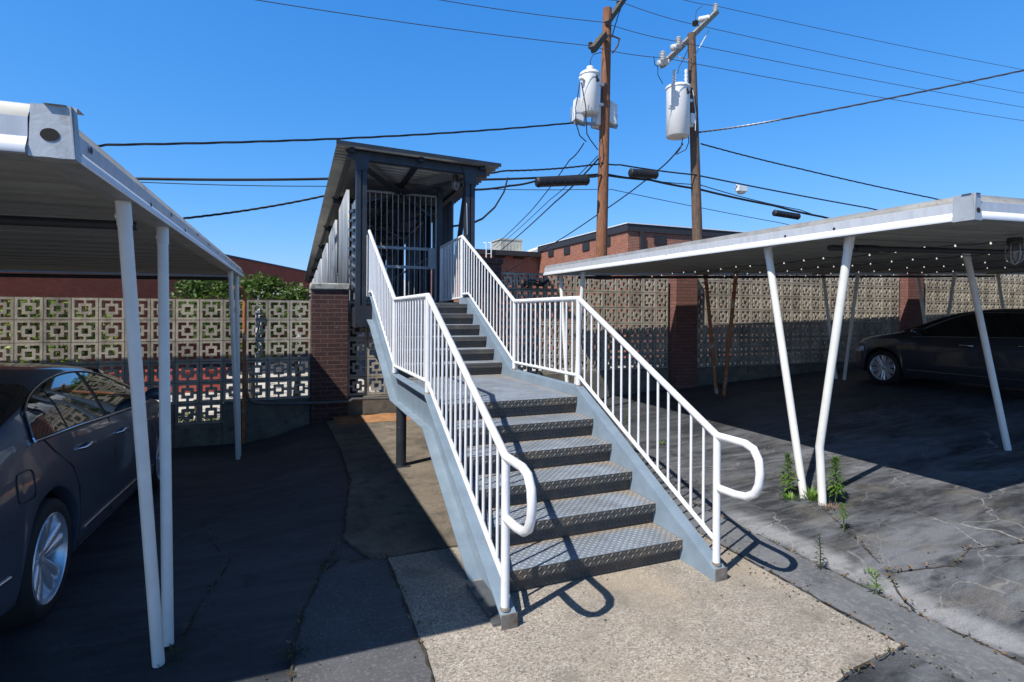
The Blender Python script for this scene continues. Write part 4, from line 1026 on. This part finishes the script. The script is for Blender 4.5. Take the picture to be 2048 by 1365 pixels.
cp = at_s(562, 582, 15); m = MB(); m.box(cp.x-.75, cp.x+.55, 15, 17, cp.z-.10, cp.z+.10)
for a_ in (cp.x-.7, cp.x+.45):
    for b_ in (15.1, 16.8): m.box(a_, a_+.08, b_, b_+.08, -.35, cp.z-.10)
tag(m.build('canopy', 'white_trim'), 'small white canopy behind the green tree', 'canopy')
a0, a1 = at_s(190, 750, 12.6), at_s(452, 750, 12.6)
m = MB(); m.box(a0.x, a1.x, 12.6, 12.8, -.34, .20); m.box(a0.x-.03, a1.x+.03, 12.57, 12.83, .20, .25)
tag(m.build('garden_wall', brick_mat('bright_red_brick', (.48, .075, .055), (.38, .06, .045), (.4, .2, .16))), 'low bright red brick wall seen through the left block wall', 'low wall')

# ------------------------------------------------------------------ utility poles
def insul(mb, base, d, L=.22, r=.07, n=4):
    base, d = Vector(base), Vector(d).normalized()
    pts = []; rr = []
    for i in range(n*2+1):
        pts.append(base+d*(L*i/(n*2))); rr.append(r if i % 2 else r*.55)
    mb.tube(pts, rr, 10)
SP = 9.05
p1t, p1b = at_s(1215, 18, SP), at_s(1203, 510, SP)
dv = (p1t-p1b)/(p1t.z-p1b.z)
pole1 = thing('utility_pole', 'reddish brown wooden utility pole nearer the stairs with a round transformer', 'utility pole', (p1b.x-dv.x*p1b.z, SP, -.4), 'wooden utility poles')
def on1(z): return p1b+dv*(z-p1b.z)
m = MB(); zs = [-.4]+[lerp(0, p1t.z, i/8) for i in range(1, 9)]; m.tube([on1(z) for z in zs], [lerp(.165, .112, i/8) for i in range(9)], 14); m.build('shaft', 'pole1', pole1)
p2t, p2b = at_s(1383, 68, SP), at_s(1395, 470, SP); dv2 = (p2t-p2b)/(p2t.z-p2b.z)
pole2 = thing('utility_pole', 'weathered grey wooden utility pole with crossarm above the right carport', 'utility pole', (p2b.x-dv2.x*p2b.z, SP, -.4), 'wooden utility poles')
def on2(z): return p2b+dv2*(z-p2b.z)
m = MB(); zs = [-.4]+[lerp(0, p2t.z, i/8) for i in range(1, 9)]; m.tube([on2(z) for z in zs], [lerp(.16, .105, i/8) for i in range(9)], 14); m.build('shaft', 'pole2', pole2)
# crossarms run roughly along the street depth (towards the viewer at the lower left end)
arm1 = [at_s(1188, 98, SP-1.0), at_s(1208, 66, SP-.15), at_s(1250, 2, SP+1.0), at_s(1262, -18, SP+1.25)]
m = MB(); m.bar(at_s(1186, 100, SP-.55), at_s(1210, 70, SP-.14), .12, .16); m.bar(at_s(1214, 48, SP-.14), at_s(1262, -22, SP+1.0), .10, .13); m.build('crossarm', 'arm_dark', pole1)
m = MB(); m.tube([at_s(1224, 75, SP-.12), at_s(1237, 30, SP+.3), at_s(1243, 15, SP+.6)], .014, 5); m.build('arm_brace', 'wire_grey', pole1)
m = MB(); A0, A1 = at_s(1324, 132, SP-.45), at_s(1434, 24, SP+.75); m.bar(A0, A1, .11, .13); m.build('crossarm', 'arm_wood', pole2)
m = MB(); m.tube([at_s(1418, 62, SP+.55), at_s(1390, 112, SP-.1)], .016, 5); m.tube([at_s(1355, 114, SP-.2), at_s(1377, 120, SP-.14)], .02, 5); m.build('arm_brace', 'porcelain', pole2)
for px, py, qx, qy, s in ((1337, 124, 1316, 127, -.5), (1362, 92, 1343, 96, -.2), (1418, 36, 1398, 40, .5)):
    m = MB(); insul(m, at_s(px, py, SP+s), at_s(qx, qy, SP+s)-at_s(px, py, SP+s), (at_s(qx, qy, SP+s)-at_s(px, py, SP+s)).length, .085, 5); m.build('insulator', 'porcelain', pole2)
for px, py, s in ((1325, 124, -.55), (1357, 94, -.25), (1431, 26, .72)):
    p = at_s(px, py, SP+s); m = MB(); insul(m, p, (.02, 0, 1), .26, .085, 4); m.build('insulator', 'porcelain', pole2)
m = MB(); p = at_s(1391, 52, SP+.4); insul(m, p, (0, 0, 1), .14, .09, 3); m.build('insulator', 'arm_dark', pole2)
for px, py in ((1181, 92), (1237, 9)):
    m = MB(); insul(m, at_s(px, py+6, SP-.4 if py > 50 else SP+.5), (0, 0, 1), .16, .06, 3); m.build('insulator', 'arm_dark', pole1)
m = MB(); p = on1(at_s(1226, 78, SP).z); m.tube([p+Vector((.1, -.05, .05)), p+Vector((.32, -.1, -.02)), p+Vector((.26, -.1, -.22)), p+Vector((.14, -.06, -.4))], .022, 5); m.build('cutout_switch', 'arm_dark', pole1)

def transformer(label, px0, px1, pyt, pyb, s, big):
    a_, b_ = at_s(px0, (pyt+pyb)/2, s), at_s(px1, (pyt+pyb)/2, s); c = (a_+b_)/2; rad = (b_-a_).length/2*.97
    zt, zb_ = at_s((px0+px1)/2, pyt, s).z, at_s((px0+px1)/2, pyb, s).z
    o = thing('pole_transformer', label, 'transformer', (c.x, s, zb_), 'pole mounted transformers')
    m = MB(); m.lathe([(0, zb_), (rad*.92, zb_), (rad, zb_+.02), (rad, zt-.05), (rad*1.07, zt-.05), (rad*1.07, zt), (rad*.9, zt+.035), (0, zt+.05)], 28, (c.x, s, 0)); m.build('tank', 'transformer', o)
    for bs in (((-.8, -.5, .34), (-.25, .2, .30), (.45, -.5, .42)) if big else ((0, 0, 0), (-.98, -.2, -1))):
        m = MB()
        if bs[2] > 0: insul(m, (c.x+bs[0]*rad, s+bs[1]*rad, zt+.02), (0, 0, 1), bs[2], .055, 4)
        elif bs[2] == 0: m.lathe([(.09, zt+.04), (.09, zt+.17), (.06, zt+.19), (0, zt+.19)], 12, (c.x, s, 0))
        else: insul(m, (c.x-rad*.98, s-.1, zt-.22), (-1, -.2, .1), .14, .05, 3)
        m.build('bushing', 'porcelain', o)
    m = MB()
    for z in (lerp(zb_, zt, .28), lerp(zb_, zt, .78)): m.bar((c.x+rad*.9, s, z), (c.x+rad+.22, s+.02, z), .10, .07)
    m.build('hanger_bracket', 'transformer', o)
    m = MB(); q = zt-.16; m.bar((c.x+.03, s-rad*1.0, q), (c.x+.12, s-rad*1.02, q-.10), .05, .03); m.bar((c.x+.06, s-rad*1.02, q+.04), (c.x+.05, s-rad*1.04, q-.12), .03, .03); m.build('lug_clamp', 'bolt', o)
    return o
transformer('white cylindrical transformer on the reddish pole, smaller of the two', 1163, 1197, 148, 229, SP-.05, False)
transformer('large white cylindrical transformer on the grey pole, taller of the two', 1337, 1375, 175, 275, SP-.05, True)
for px, py, lab, rr in ((1157, 222, 'white flood light box left of the round transformer', .5), (1198, 232, 'white flood light box half hidden behind the reddish pole', -.4), (1221, 228, 'white flood light box right of the reddish pole', -.15)):
    p = at_s(px, py, SP+.12); o = thing('flood_light', lab, 'flood light', tuple(p), 'flood lights under the transformer')
    m = MB(); m.prism([(-.17, -.26), (.13, -.32), (.17, .2), (-.12, .30)], lambda u, v, d: (p.x+u*.8+d*.25*rr, p.y+d, p.z+v), -.14, .14); m.build('housing', 'transformer', o, bevel=.02)
    m = MB(); m.tube([p+Vector((-.2, 0, .05)), p+Vector((-.22, 0, -.34)), p+Vector((.18, 0, -.36)), p+Vector((.2, 0, 0))], .016, 5); m.build('yoke', 'galv', o)
m = MB(); m.bar(at_s(1150, 246, SP+.1), at_s(1235, 252, SP+.1), .06, .07); tag(m.build('light_bracket', 'galv'), 'grey steel bracket arm carrying the flood lights', 'bracket')
p = on2(at_s(1384, 242, SP).z); m = MB(); m.box(p.x-.24, p.x-.10, p.y-.18, p.y-.02, p.z-.14, p.z+.14); tag(m.build('junction_box', 'transformer', bevel=.01), 'small white junction box on the grey pole', 'junction box')

# ------------------------------------------------------------------ overhead wires
def cat(pts, sag, n=14):
    out = []
    for a_, b_ in zip(pts, pts[1:]):
        a_, b_ = Vector(a_), Vector(b_)
        for i in range(n): u = i/n; out.append(a_.lerp(b_, u)-Vector((0, 0, 4*sag*u*(1-u))))
    out.append(Vector(pts[-1])); return out
def wire(label, pts, r, m='wire_black', sag=0, cat_='wire', twist=False, n=14, group='overhead wires'):
    mb = MB(); P = cat(pts, sag, n)
    if twist:
        P = cat(pts, sag, 60)
        for k in range(3):
            mb.tube([p+Vector((0, math.cos(i*.55+k*2.09)*r, math.sin(i*.55+k*2.09)*r)) for i, p in enumerate(P)], r*.85, 5)
    else: mb.tube(P, r, 6)
    return tag(mb.build('overhead_wire', m), label, cat_, group)
A = at_s
def ext(p, q, k): return Vector(q)+(Vector(q)-Vector(p))*k
wire('bare wire at the lowest of the four pole tops, passing the round transformer', [A(505, -1, SP-.5), A(1180, 92, SP-.5), A(1327, 116, SP-.55), A(2048, 242, SP-.6), A(2300, 286, SP-.6)], .0085, 'wire_grey', .05)
wire('bare wire second from below at the pole tops', [A(800, -14, SP-.2), A(1207, 45, SP-.2), A(1359, 84, SP-.25), A(2048, 215, SP-.3), A(2300, 264, SP-.3)], .0085, 'wire_grey', .05)
wire('bare wire third from below, crossing the grey pole crossarm', [A(1000, -40, SP+.4), A(1237, 2, SP+.45), A(1391, 50, SP+.4), A(2048, 187, SP+.35), A(2300, 240, SP+.3)], .0085, 'wire_grey', .05)
wire('bare wire topmost, tied to the insulator on the end of the grey crossarm', [A(1330, -12, SP+.75), A(1431, 12, SP+.72), A(2048, 140, SP+.7), A(2300, 192, SP+.7)], .0085, 'wire_grey', .05)
wire('twisted black service wire from the flood lights to above the left carport', [A(1147, 246, SP), A(215, 290, SP-1.0), A(-200, 296, SP-1.4)], .013, 'wire_black', .10, twist=True)
wire('thick black telephone cable left of the footbridge', [A(-100, 352, SP+.2), A(285, 358, SP+.2), A(658, 358, SP+.2), A(952, 360, SP+.2), A(1203, 349, SP+.2)], .028, 'wire_black', .02)
wire('thin black wire just beneath the thick telephone cable', [A(-100, 360, SP+.1), A(285, 365, SP+.1), A(652, 373, SP+.1), A(950, 378, SP+.1), A(1196, 379, SP+.1), A(1222, 379, SP+.1), A(1560, 446, SP), A(1800, 494, SP)], .009, 'wire_black', .02)
wire('twisted black wire rising from the left carport to the footbridge roof', [A(150, 475, SP-1.0), A(370, 437, SP-.6), A(650, 392, SP-.2), A(1010, 342, SP), A(1200, 328, SP)], .013, 'wire_black', .04, twist=True)
wire('black telephone cable bundle dropping from the reddish pole behind the right carport', [A(1203, 349, SP+.05), A(1300, 360, SP), A(1395, 378, SP), A(1550, 412, SP), A(1645, 434, SP), A(1800, 470, SP)], .030, 'wire_black', .02)
wire('black lashed cable above the cable bundle between the poles', [A(1203, 346, SP+.02), A(1400, 370, SP), A(1600, 420, SP), A(1700, 446, SP)], .012, 'wire_black', .05)
wire('black cable from the reddish pole to the grey pole and on to the right', [A(1203, 326, SP-.1), A(1240, 330, SP-.1), A(1390, 350, SP-.1), A(1735, 416, SP-.1), A(1950, 460, SP-.1)], .020, 'wire_black', .02)
wire('black cable from the footbridge corner to the long splice case', [A(948, 380, SP-.1), A(1020, 372, SP-.1), A(1073, 362, SP-.1), A(1178, 354, SP-.1), A(1203, 350, SP-.1)], .026, 'wire_black', .02)
wire('black looping drop cable from the bundle into the side of the footbridge', [A(1016, 356, SP), A(1008, 385, SP-.6), A(990, 415, SP-1.2), A(965, 438, SP-2.0), A(940, 449, SP-2.6), A(905, 453, SP-2.9)], .020, 'wire_black', 0, n=4)
wire('leftmost of the black service drops running to the lower brick building', [A(1168, 287, SP-.1), A(1140, 320, SP+1), A(1060, 425, 15), A(986, 494, 26)], .016, 'wire_black', .05)
wire('thin service drop running to the lower brick building, second from the left', [A(1196, 312, SP), A(1100, 400, 13), A(993, 496, 26)], .012, 'wire_black', .05)
wire('thick service drop running to the lower brick building, rightmost of its fan', [A(1197, 318, SP), A(1110, 405, 13), A(1003, 500, 26)], .022, 'wire_black', .05)
wire('long black wire from the grey pole down across the brick wall vents', [A(1366, 288, SP), A(1320, 338, SP+1.5), A(1195, 430, SP+5), A(1075, 506, 20), A(1010, 545, 26.5)], .020, 'wire_black', .05)
wire('twisted grey service wire climbing from the grey pole to the upper right', [A(1398, 265, SP), A(1560, 240, 7.6), A(2048, 141, 4.6), A(2250, 98, 3.9)], .014, 'wire_grey', .02, twist=True)
wire('twisted black wire dropping from the grey pole to the right carport roof', [A(1402, 288, SP), A(1600, 338, 8.6), A(1862, 396, 8.0), A(2000, 424, 7.8)], .012, 'wire_black', .02, twist=True)
wire('black loop of wire from the round transformer top to the reddish pole', [A(1181, 137, SP-.1), A(1181, 122, SP-.1), A(1186, 110, SP-.1), A(1203, 105, SP-.1)], .010, n=4)
wire('left black loop from the round transformer down to the service clamp', [A(1160, 165, SP-.4), A(1152, 215, SP-.4), A(1152, 246, SP-.35), A(1160, 272, SP-.3), A(1173, 284, SP-.2)], .013, n=5)
wire('right black loop from the round transformer down to the service clamp', [A(1163, 165, SP-.45), A(1172, 215, SP-.45), A(1173, 246, SP-.4), A(1174, 268, SP-.3), A(1181, 280, SP-.2), A(1196, 300, SP-.1)], .013, n=5)
wire('black jumper from the grey crossarm to the left bushing of the large transformer', [A(1308, 113, SP-.53), A(1310, 130, SP-.5), A(1316, 134, SP-.45), A(1316, 150, SP-.3), A(1326, 168, SP-.25)], .009, n=4)
wire('black jumper from the grey crossarm to the right bushing of the large transformer', [A(1377, 96, SP-.15), A(1368, 118, SP-.2), A(1358, 135, SP-.2), A(1356, 148, SP-.2)], .009, n=4)
wire('black jumper curling above the upper insulator of the grey crossarm', [A(1405, 12, SP+.5), A(1393, 22, SP+.5), A(1391, 40, SP+.45), A(1397, 50, SP+.4)], .009, n=4)
wire('black tails hanging under the large transformer', [A(1366, 276, SP-.2), A(1362, 296, SP-.2), A(1352, 310, SP-.2), A(1372, 300, SP-.2), A(1378, 285, SP-.15), A(1377, 268, SP-.1)], .012, n=4)
wire('white ground wire running down the grey pole', [A(1386, 180, SP-.16), A(1392, 230, SP-.17), A(1391, 262, SP-.17)], .012, 'porcelain', n=4)
def splice(label, a_, b_, rad, m='wire_black'):
    a_, b_ = Vector(a_), Vector(b_); d = (b_-a_); mb = MB(); n = 9
    pts = [a_+d*q for q in (0, .0, .03, .97, 1, 1)]; mb.tube([a_, a_+d*.01, a_+d*.04, a_+d*.08, a_+d*.92, a_+d*.96, a_+d*.99, b_], [rad*.3, rad*.8, rad, rad*.93, rad*.93, rad, rad*.8, rad*.3], 14)
    for k in range(7): mb.bar(a_+d*(.1+.13*k)+Vector((0, -rad*.95, -rad*.3)), a_+d*(.13+.13*k)+Vector((0, -rad*.95, -rad*.3)), .03, .03)
    return tag(mb.build('splice_case', m), label, 'splice case', 'cable splice cases')
splice('long black splice case hanging left of the reddish pole', A(1072, 365, SP-.15), A(1177, 361, SP-.15), .13)
splice('short black splice case just right of the reddish pole', A(1260, 346, SP-.1), A(1314, 350, SP-.1), .12)
splice('small black splice case above the right carport roof', A(1548, 426, SP-.05), A(1598, 434, SP-.05), .10)
p = A(1483, 379, SP-.1); m = MB(); m.box(p.x-.16, p.x+.16, p.y-.08, p.y+.08, p.z-.07, p.z+.08); m.lathe([(0, -.14), (.09, -.13), (.13, -.07)], 12, tuple(p)); m.tube([p+Vector((-.2, 0, .1)), p+Vector((.22, 0, .04))], .03, 6)
tag(m.build('cable_terminal', 'porcelain', bevel=.01), 'white cable terminal hanging between the poles and the right carport', 'terminal')

# ------------------------------------------------------------------ plants
def leafcloud(mb, blobs, n, size, seed=1, narrow=.5):
    rnd = random.Random(seed)
    for i in range(n):
        c, rad = rnd.choice(blobs); d = Vector((rnd.gauss(0, 1), rnd.gauss(0, 1), rnd.gauss(0, 1))).normalized()
        p = Vector(c)+Vector((d.x*rad[0], d.y*rad[1], d.z*rad[2]))*(rnd.random()**.45)
        a_ = Vector((rnd.gauss(0, 1), rnd.gauss(0, 1), rnd.gauss(-.2, .6))).normalized(); nr = Vector((rnd.gauss(0, 1), rnd.gauss(0, 1), rnd.gauss(.9, .7))).normalized()
        b_ = a_.cross(nr)
        if b_.length < .1: continue
        b_.normalize(); s = size*rnd.uniform(.6, 1.3)
        mb.add([p-a_*s, p-a_*s*.1+b_*s*narrow, p+a_*s, p-a_*s*.1-b_*s*narrow], [(0, 1, 2, 3)])
def tree(name, label, base, top, blobs, n, size, lm, catg='tree', seed=1, group='plants behind the block wall'):
    o = thing(name, label, catg, base, group)
    m = MB(); b = Vector(base); t = Vector(top); mid = b.lerp(t, .5)+Vector((.06, .04, 0))
    m.tube([b, mid, t], [.07, .05, .03], 8)
    for c, rad in blobs[:7]: m.tube([mid.lerp(t, random.random()*.6), Vector(c)], [.028, .008], 5)
    m.build('trunk', 'trunk', o)
    m = MB(); leafcloud(m, blobs, n, size, seed); m.build('crown', lm, o, recalc=False)
def blobsfrom(pxs, s, rad): 
    return [((A(px, py, s+ds)), (rad*k, rad*k, rad*k*.8)) for px, py, ds, k in pxs]
tree('leafy_tree', 'large bright green leafy tree topping the left block wall', tuple(A(505, 720, 8.6).xy)+(-.35,), A(490, 640, 8.6),
     blobsfrom([(400, 590, 0, 1), (440, 578, .3, 1.1), (490, 588, 0, 1.1), (530, 590, .2, 1.1), (560, 592, 0, 1), (600, 600, .3, .9), (370, 610, .2, .8), (430, 620, -.3, 1), (500, 615, -.3, 1.1), (570, 625, -.3, 1), (470, 660, 0, 1.0), (545, 665, .2, 1.0), (600, 640, 0, .8), (420, 660, 0, .7), (425, 562, .1, .75), (470, 572, .1, .6), (520, 566, 0, .55), (548, 572, .2, .5), (590, 588, .1, .6), (385, 575, .1, .6)], 8.6, .46), 5200, .05, 'leaf', seed=3)
tree('leafy_bush', 'pale yellow green bush behind the left end of the block wall', tuple(A(60, 760, 7.3).xy)+(-.35,), A(60, 660, 7.3),
     blobsfrom([(20, 640, 0, 1), (70, 630, .2, 1), (130, 640, 0, 1), (180, 645, .2, .9), (110, 622, 0, .6), (40, 618, .1, .5), (30, 690, 0, 1), (90, 690, 0, 1), (160, 690, 0, .9), (60, 720, 0, .9), (130, 715, 0, .9), (210, 690, 0, .7)], 7.3, .36), 1900, .06, 'leaf_pale', 'bush', 5)
tree('leafy_bush', 'low green bush seen through the lowest left wall blocks', tuple(A(390, 860, 7.6).xy)+(-.35,), A(390, 800, 7.6),
     blobsfrom([(370, 842, 0, 1), (400, 845, .1, 1), (430, 846, 0, .8)], 7.6, .2), 300, .04, 'leaf_pale', 'bush', 8)
tree('leafy_bush', 'dark green bush behind the block wall right under the tree', tuple(A(590, 740, 9.4).xy)+(-.35,), A(590, 690, 9.4),
     blobsfrom([(560, 700, 0, 1), (600, 690, .1, 1), (520, 700, 0, .9), (480, 700, .1, .8)], 9.4, .34), 700, .05, 'leaf', 'bush', 9)

def tall_weed(label, base, h, n=46, leaf=.075, m='weed', seed=1, lean=(0, 0), bare=.25):
    rnd = random.Random(seed); o = thing('weed', label, 'weed', base, 'weeds growing in the asphalt'); b = Vector(base)
    tp = b+Vector((lean[0], lean[1], h)); mb = MB(); mb.tube([b, b.lerp(tp, .5)+Vector((.004, 0, 0)), tp], [.005, .004, .002], 5); mb.build('stem', m, o)
    mb = MB()
    for i in range(n):
        u = bare+(1-bare)*i/n; p = b.lerp(tp, u); a_ = i*2.4+rnd.uniform(-.3, .3); el = lerp(.1, 1.1, max(0, (u-.6)/.4))+rnd.uniform(-.2, .2)
        L = leaf*lerp(1, .55, max(0, (u-.5)*2))*rnd.uniform(.75, 1.15)
        d = Vector((math.cos(a_)*math.cos(el), math.sin(a_)*math.cos(el), math.sin(el))); sd = Vector((-math.sin(a_), math.cos(a_), 0))*L*.13
        q = p+d*L*.55+Vector((0, 0, L*.06)); e = p+d*L-Vector((0, 0, L*.18))
        mb.add([p, q-sd, e, q+sd], [(0, 1, 2, 3)])
    mb.build('leaves', m, o, recalc=False)
def low_weed(label, base, rad, n, h, m='weed', seed=1):
    rnd = random.Random(seed); mb = MB(); b = Vector(base)
    for i in range(n):
        a_ = rnd.uniform(0, 2*PI); p = b+Vector((math.cos(a_), math.sin(a_), 0))*rad*rnd.random()**.7*.5; d = Vector((math.cos(a_)*rnd.uniform(.2, 1), math.sin(a_)*rnd.uniform(.2, 1), rnd.uniform(.4, 1.3))).normalized()
        L = h*rnd.uniform(.4, 1); sd = d.cross(Vector((0, 0, 1))).normalized()*L*.12
        mb.add([p, p+d*L*.5-sd, p+d*L, p+d*L*.5+sd], [(0, 1, 2, 3)])
    return tag(mb.build('weed', m, recalc=False), label, 'weed', 'weeds growing in the asphalt')
def gp(px, py):                          # point on the sloping lot
    z = 0.0
    for _ in range(12): p = at_z(px, py, z); z = gz(p.x, p.y)
    return (p.x, p.y, z)
tall_weed('tall bright weed left of the leaning carport post', gp(1577, 992), .37, 130, .095, seed=1, lean=(0, .01), bare=.18)
tall_weed('tall bright weed right of the bent carport post', gp(1671, 1004), .38, 140, .095, seed=2, lean=(.0, 0), bare=.15)
tall_weed('small upright weed with bare lower stem in front of the bent post', gp(1688, 1062), .20, 34, .065, 'weed', 3, (0, .01), .45)
tall_weed('dark single weed on the pale scuffed asphalt right of the stairs', gp(1641, 1142), .235, 40, .052, 'weed_dark', 4, (-.01, 0), .2)
tall_weed('small bright weed at the edge strip near the bottom right', gp(1752, 1192), .12, 18, .06, 'weed', 5, (0, 0), .4)
tall_weed('feathery weed behind the right stair railing balusters', gp(1252, 845), .20, 26, .05, 'weed', 6, (.02, 0), .2)
low_weed('low green weeds between the two leaning carport posts', gp(1628, 1000), .15, 60, .12, 'weed', 7)
low_weed('low weeds left of the leaning carport posts', gp(1580, 1000), .12, 45, .09, 'weed', 8)
low_weed('dry reddish leaf litter at the foot of the bent post', gp(1660, 1018), .22, 70, .05, 'dry', 9)
low_weed('dry leaves behind the leaning posts', gp(1600, 985), .2, 40, .05, 'dry', 10)
low_weed('small green tuft on the asphalt behind the lower stair railing', gp(1324, 890), .05, 24, .07, 'weed', 11)
low_weed('sparse green tuft beside the small edge strip weed', gp(1745, 1150), .08, 30, .04, 'weed', 12)
low_weed('dark weeds in the crack at the foot of the left carport front posts', (-2.36, .06, 0), .16, 50, .045, 'weed_dark', 14)
low_weed('dark grass clump along the crack near the bottom left', (-1.80, -.12, 0), .14, 60, .04, 'weed_dark', 15)
rnd = random.Random(4); mb = MB()
for c in CRACKS:
    for a_, b_ in zip(c, c[1:]):
        for i in range(int(math.dist(a_, b_)*26)):
            if rnd.random() < .35: continue
            u = rnd.random(); x, y = lerp(a_[0], b_[0], u)+rnd.gauss(0, .012), lerp(a_[1], b_[1], u)+rnd.gauss(0, .012); z = max(0, gz(x, y))+.012
            for k in range(rnd.randint(2, 5)):
                an = rnd.uniform(0, 2*PI); L = rnd.uniform(.008, .030); d = Vector((math.cos(an)*.8, math.sin(an)*.8, rnd.uniform(.1, .9))).normalized(); sd = Vector((-math.sin(an), math.cos(an), 0))*L*.25; p = Vector((x, y, z))
                mb.add([p, p+d*L*.5-sd, p+d*L, p+d*L*.5+sd], [(0, 1, 2, 3)], rnd.choice((0, 1, 1, 1)))
tag(mb.build('crack_grass', ['weed_dark', 'dry'], recalc=False), 'tiny grass and litter in the pavement cracks', 'grass', kind='stuff')
mb = MB()
for i in range(900):
    if rnd.random() < .5: x, y = rnd.uniform(.95, 1.6), rnd.uniform(-1.6, 1.2)
    else: x, y = rnd.uniform(-2.4, 4), rnd.uniform(-1.8, 3)
    z = (max(0, gz(x, y)) if x > 1.3 else .008)+.002; s = rnd.uniform(.002, .007)
    mb.add([(x-s, y-s*.7, z), (x+s, y-s, z), (x+s*.8, y+s, z), (x-s, y+s*.8, z), (x, y, z+s*1.1)], [(0, 1, 4), (1, 2, 4), (2, 3, 4), (3, 0, 4)], rnd.choice((0, 1)))
tag(mb.build('gravel_crumbs', ['concrete', 'crack'], recalc=False), 'scattered asphalt crumbs and grit', 'gravel', kind='stuff')

# ------------------------------------------------------------------ light, sky, camera
sun_to = Vector((-.755, -.35, 1)).normalized()
sl = bpy.data.lights.new('sun', 'SUN'); sl.energy = 5.0; sl.angle = R(.5); sl.color = (1, .955, .88)
so = bpy.data.objects.new('sun', sl); COL.objects.link(so); so.rotation_euler = sun_to.to_track_quat('Z', 'Y').to_euler()
W = bpy.data.worlds.new('World'); S.world = W; W.use_nodes = True; nt = W.node_tree
sk = nt.nodes.new('ShaderNodeTexSky'); sk.sky_type = 'NISHITA'; sk.sun_disc = False
sk.sun_elevation = math.asin(sun_to.z); sk.sun_rotation = math.atan2(sun_to.x, sun_to.y) % (2*PI)
sk.altitude = 200; sk.air_density = 1.0; sk.dust_density = .3; sk.ozone_density = 3.0
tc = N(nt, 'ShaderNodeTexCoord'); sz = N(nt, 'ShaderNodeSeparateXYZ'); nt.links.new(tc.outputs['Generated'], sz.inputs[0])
sky_dim = ramp(nt, sz.outputs[2], [(.50, 1.0), (.70, .2)])        # upper sky, out of view, dimmed beyond nature to cut ambient in shade
sp = N(nt, 'ShaderNodeSeparateColor'); nt.links.new(sk.outputs[0], sp.inputs[0]); cc = N(nt, 'ShaderNodeCombineColor')
for i, (a_, b_, p) in enumerate(((.33, 1.273, 1.28), (1.936, .755, .69), (5.90, .406, .45))):
    nt.links.new(math_n(nt, 'MULTIPLY', math_n(nt, 'POWER', math_n(nt, 'MULTIPLY', sp.outputs[i], b_), p), a_), cc.inputs[i])
col = mix_c(nt, 1.0, cc.outputs[0], sky_dim, 'MULTIPLY')
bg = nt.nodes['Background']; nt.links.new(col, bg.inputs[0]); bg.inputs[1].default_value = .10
cd = bpy.data.cameras.new('camera'); co = bpy.data.objects.new('camera', cd); COL.objects.link(co); S.camera = co
cd.sensor_width = 36; cd.lens = 36*F/2048; cd.shift_y = -(682.5-YH)/2048; cd.clip_start = .05; cd.clip_end = 3000
co.location = CAM; co.matrix_world = Matrix.Translation(CAM) @ Matrix.Rotation(-PH, 4, 'Z') @ Matrix.Rotation(PI/2, 4, 'X') @ Matrix.Rotation(ROLL, 4, 'Z')
S.view_settings.view_transform = 'Standard'; S.view_settings.look = 'None'; S.view_settings.exposure = .28; S.view_settings.gamma = 1
S.render.resolution_x, S.render.resolution_y = 1024, 682
S.cycles.max_bounces = 6; S.cycles.use_denoising = True
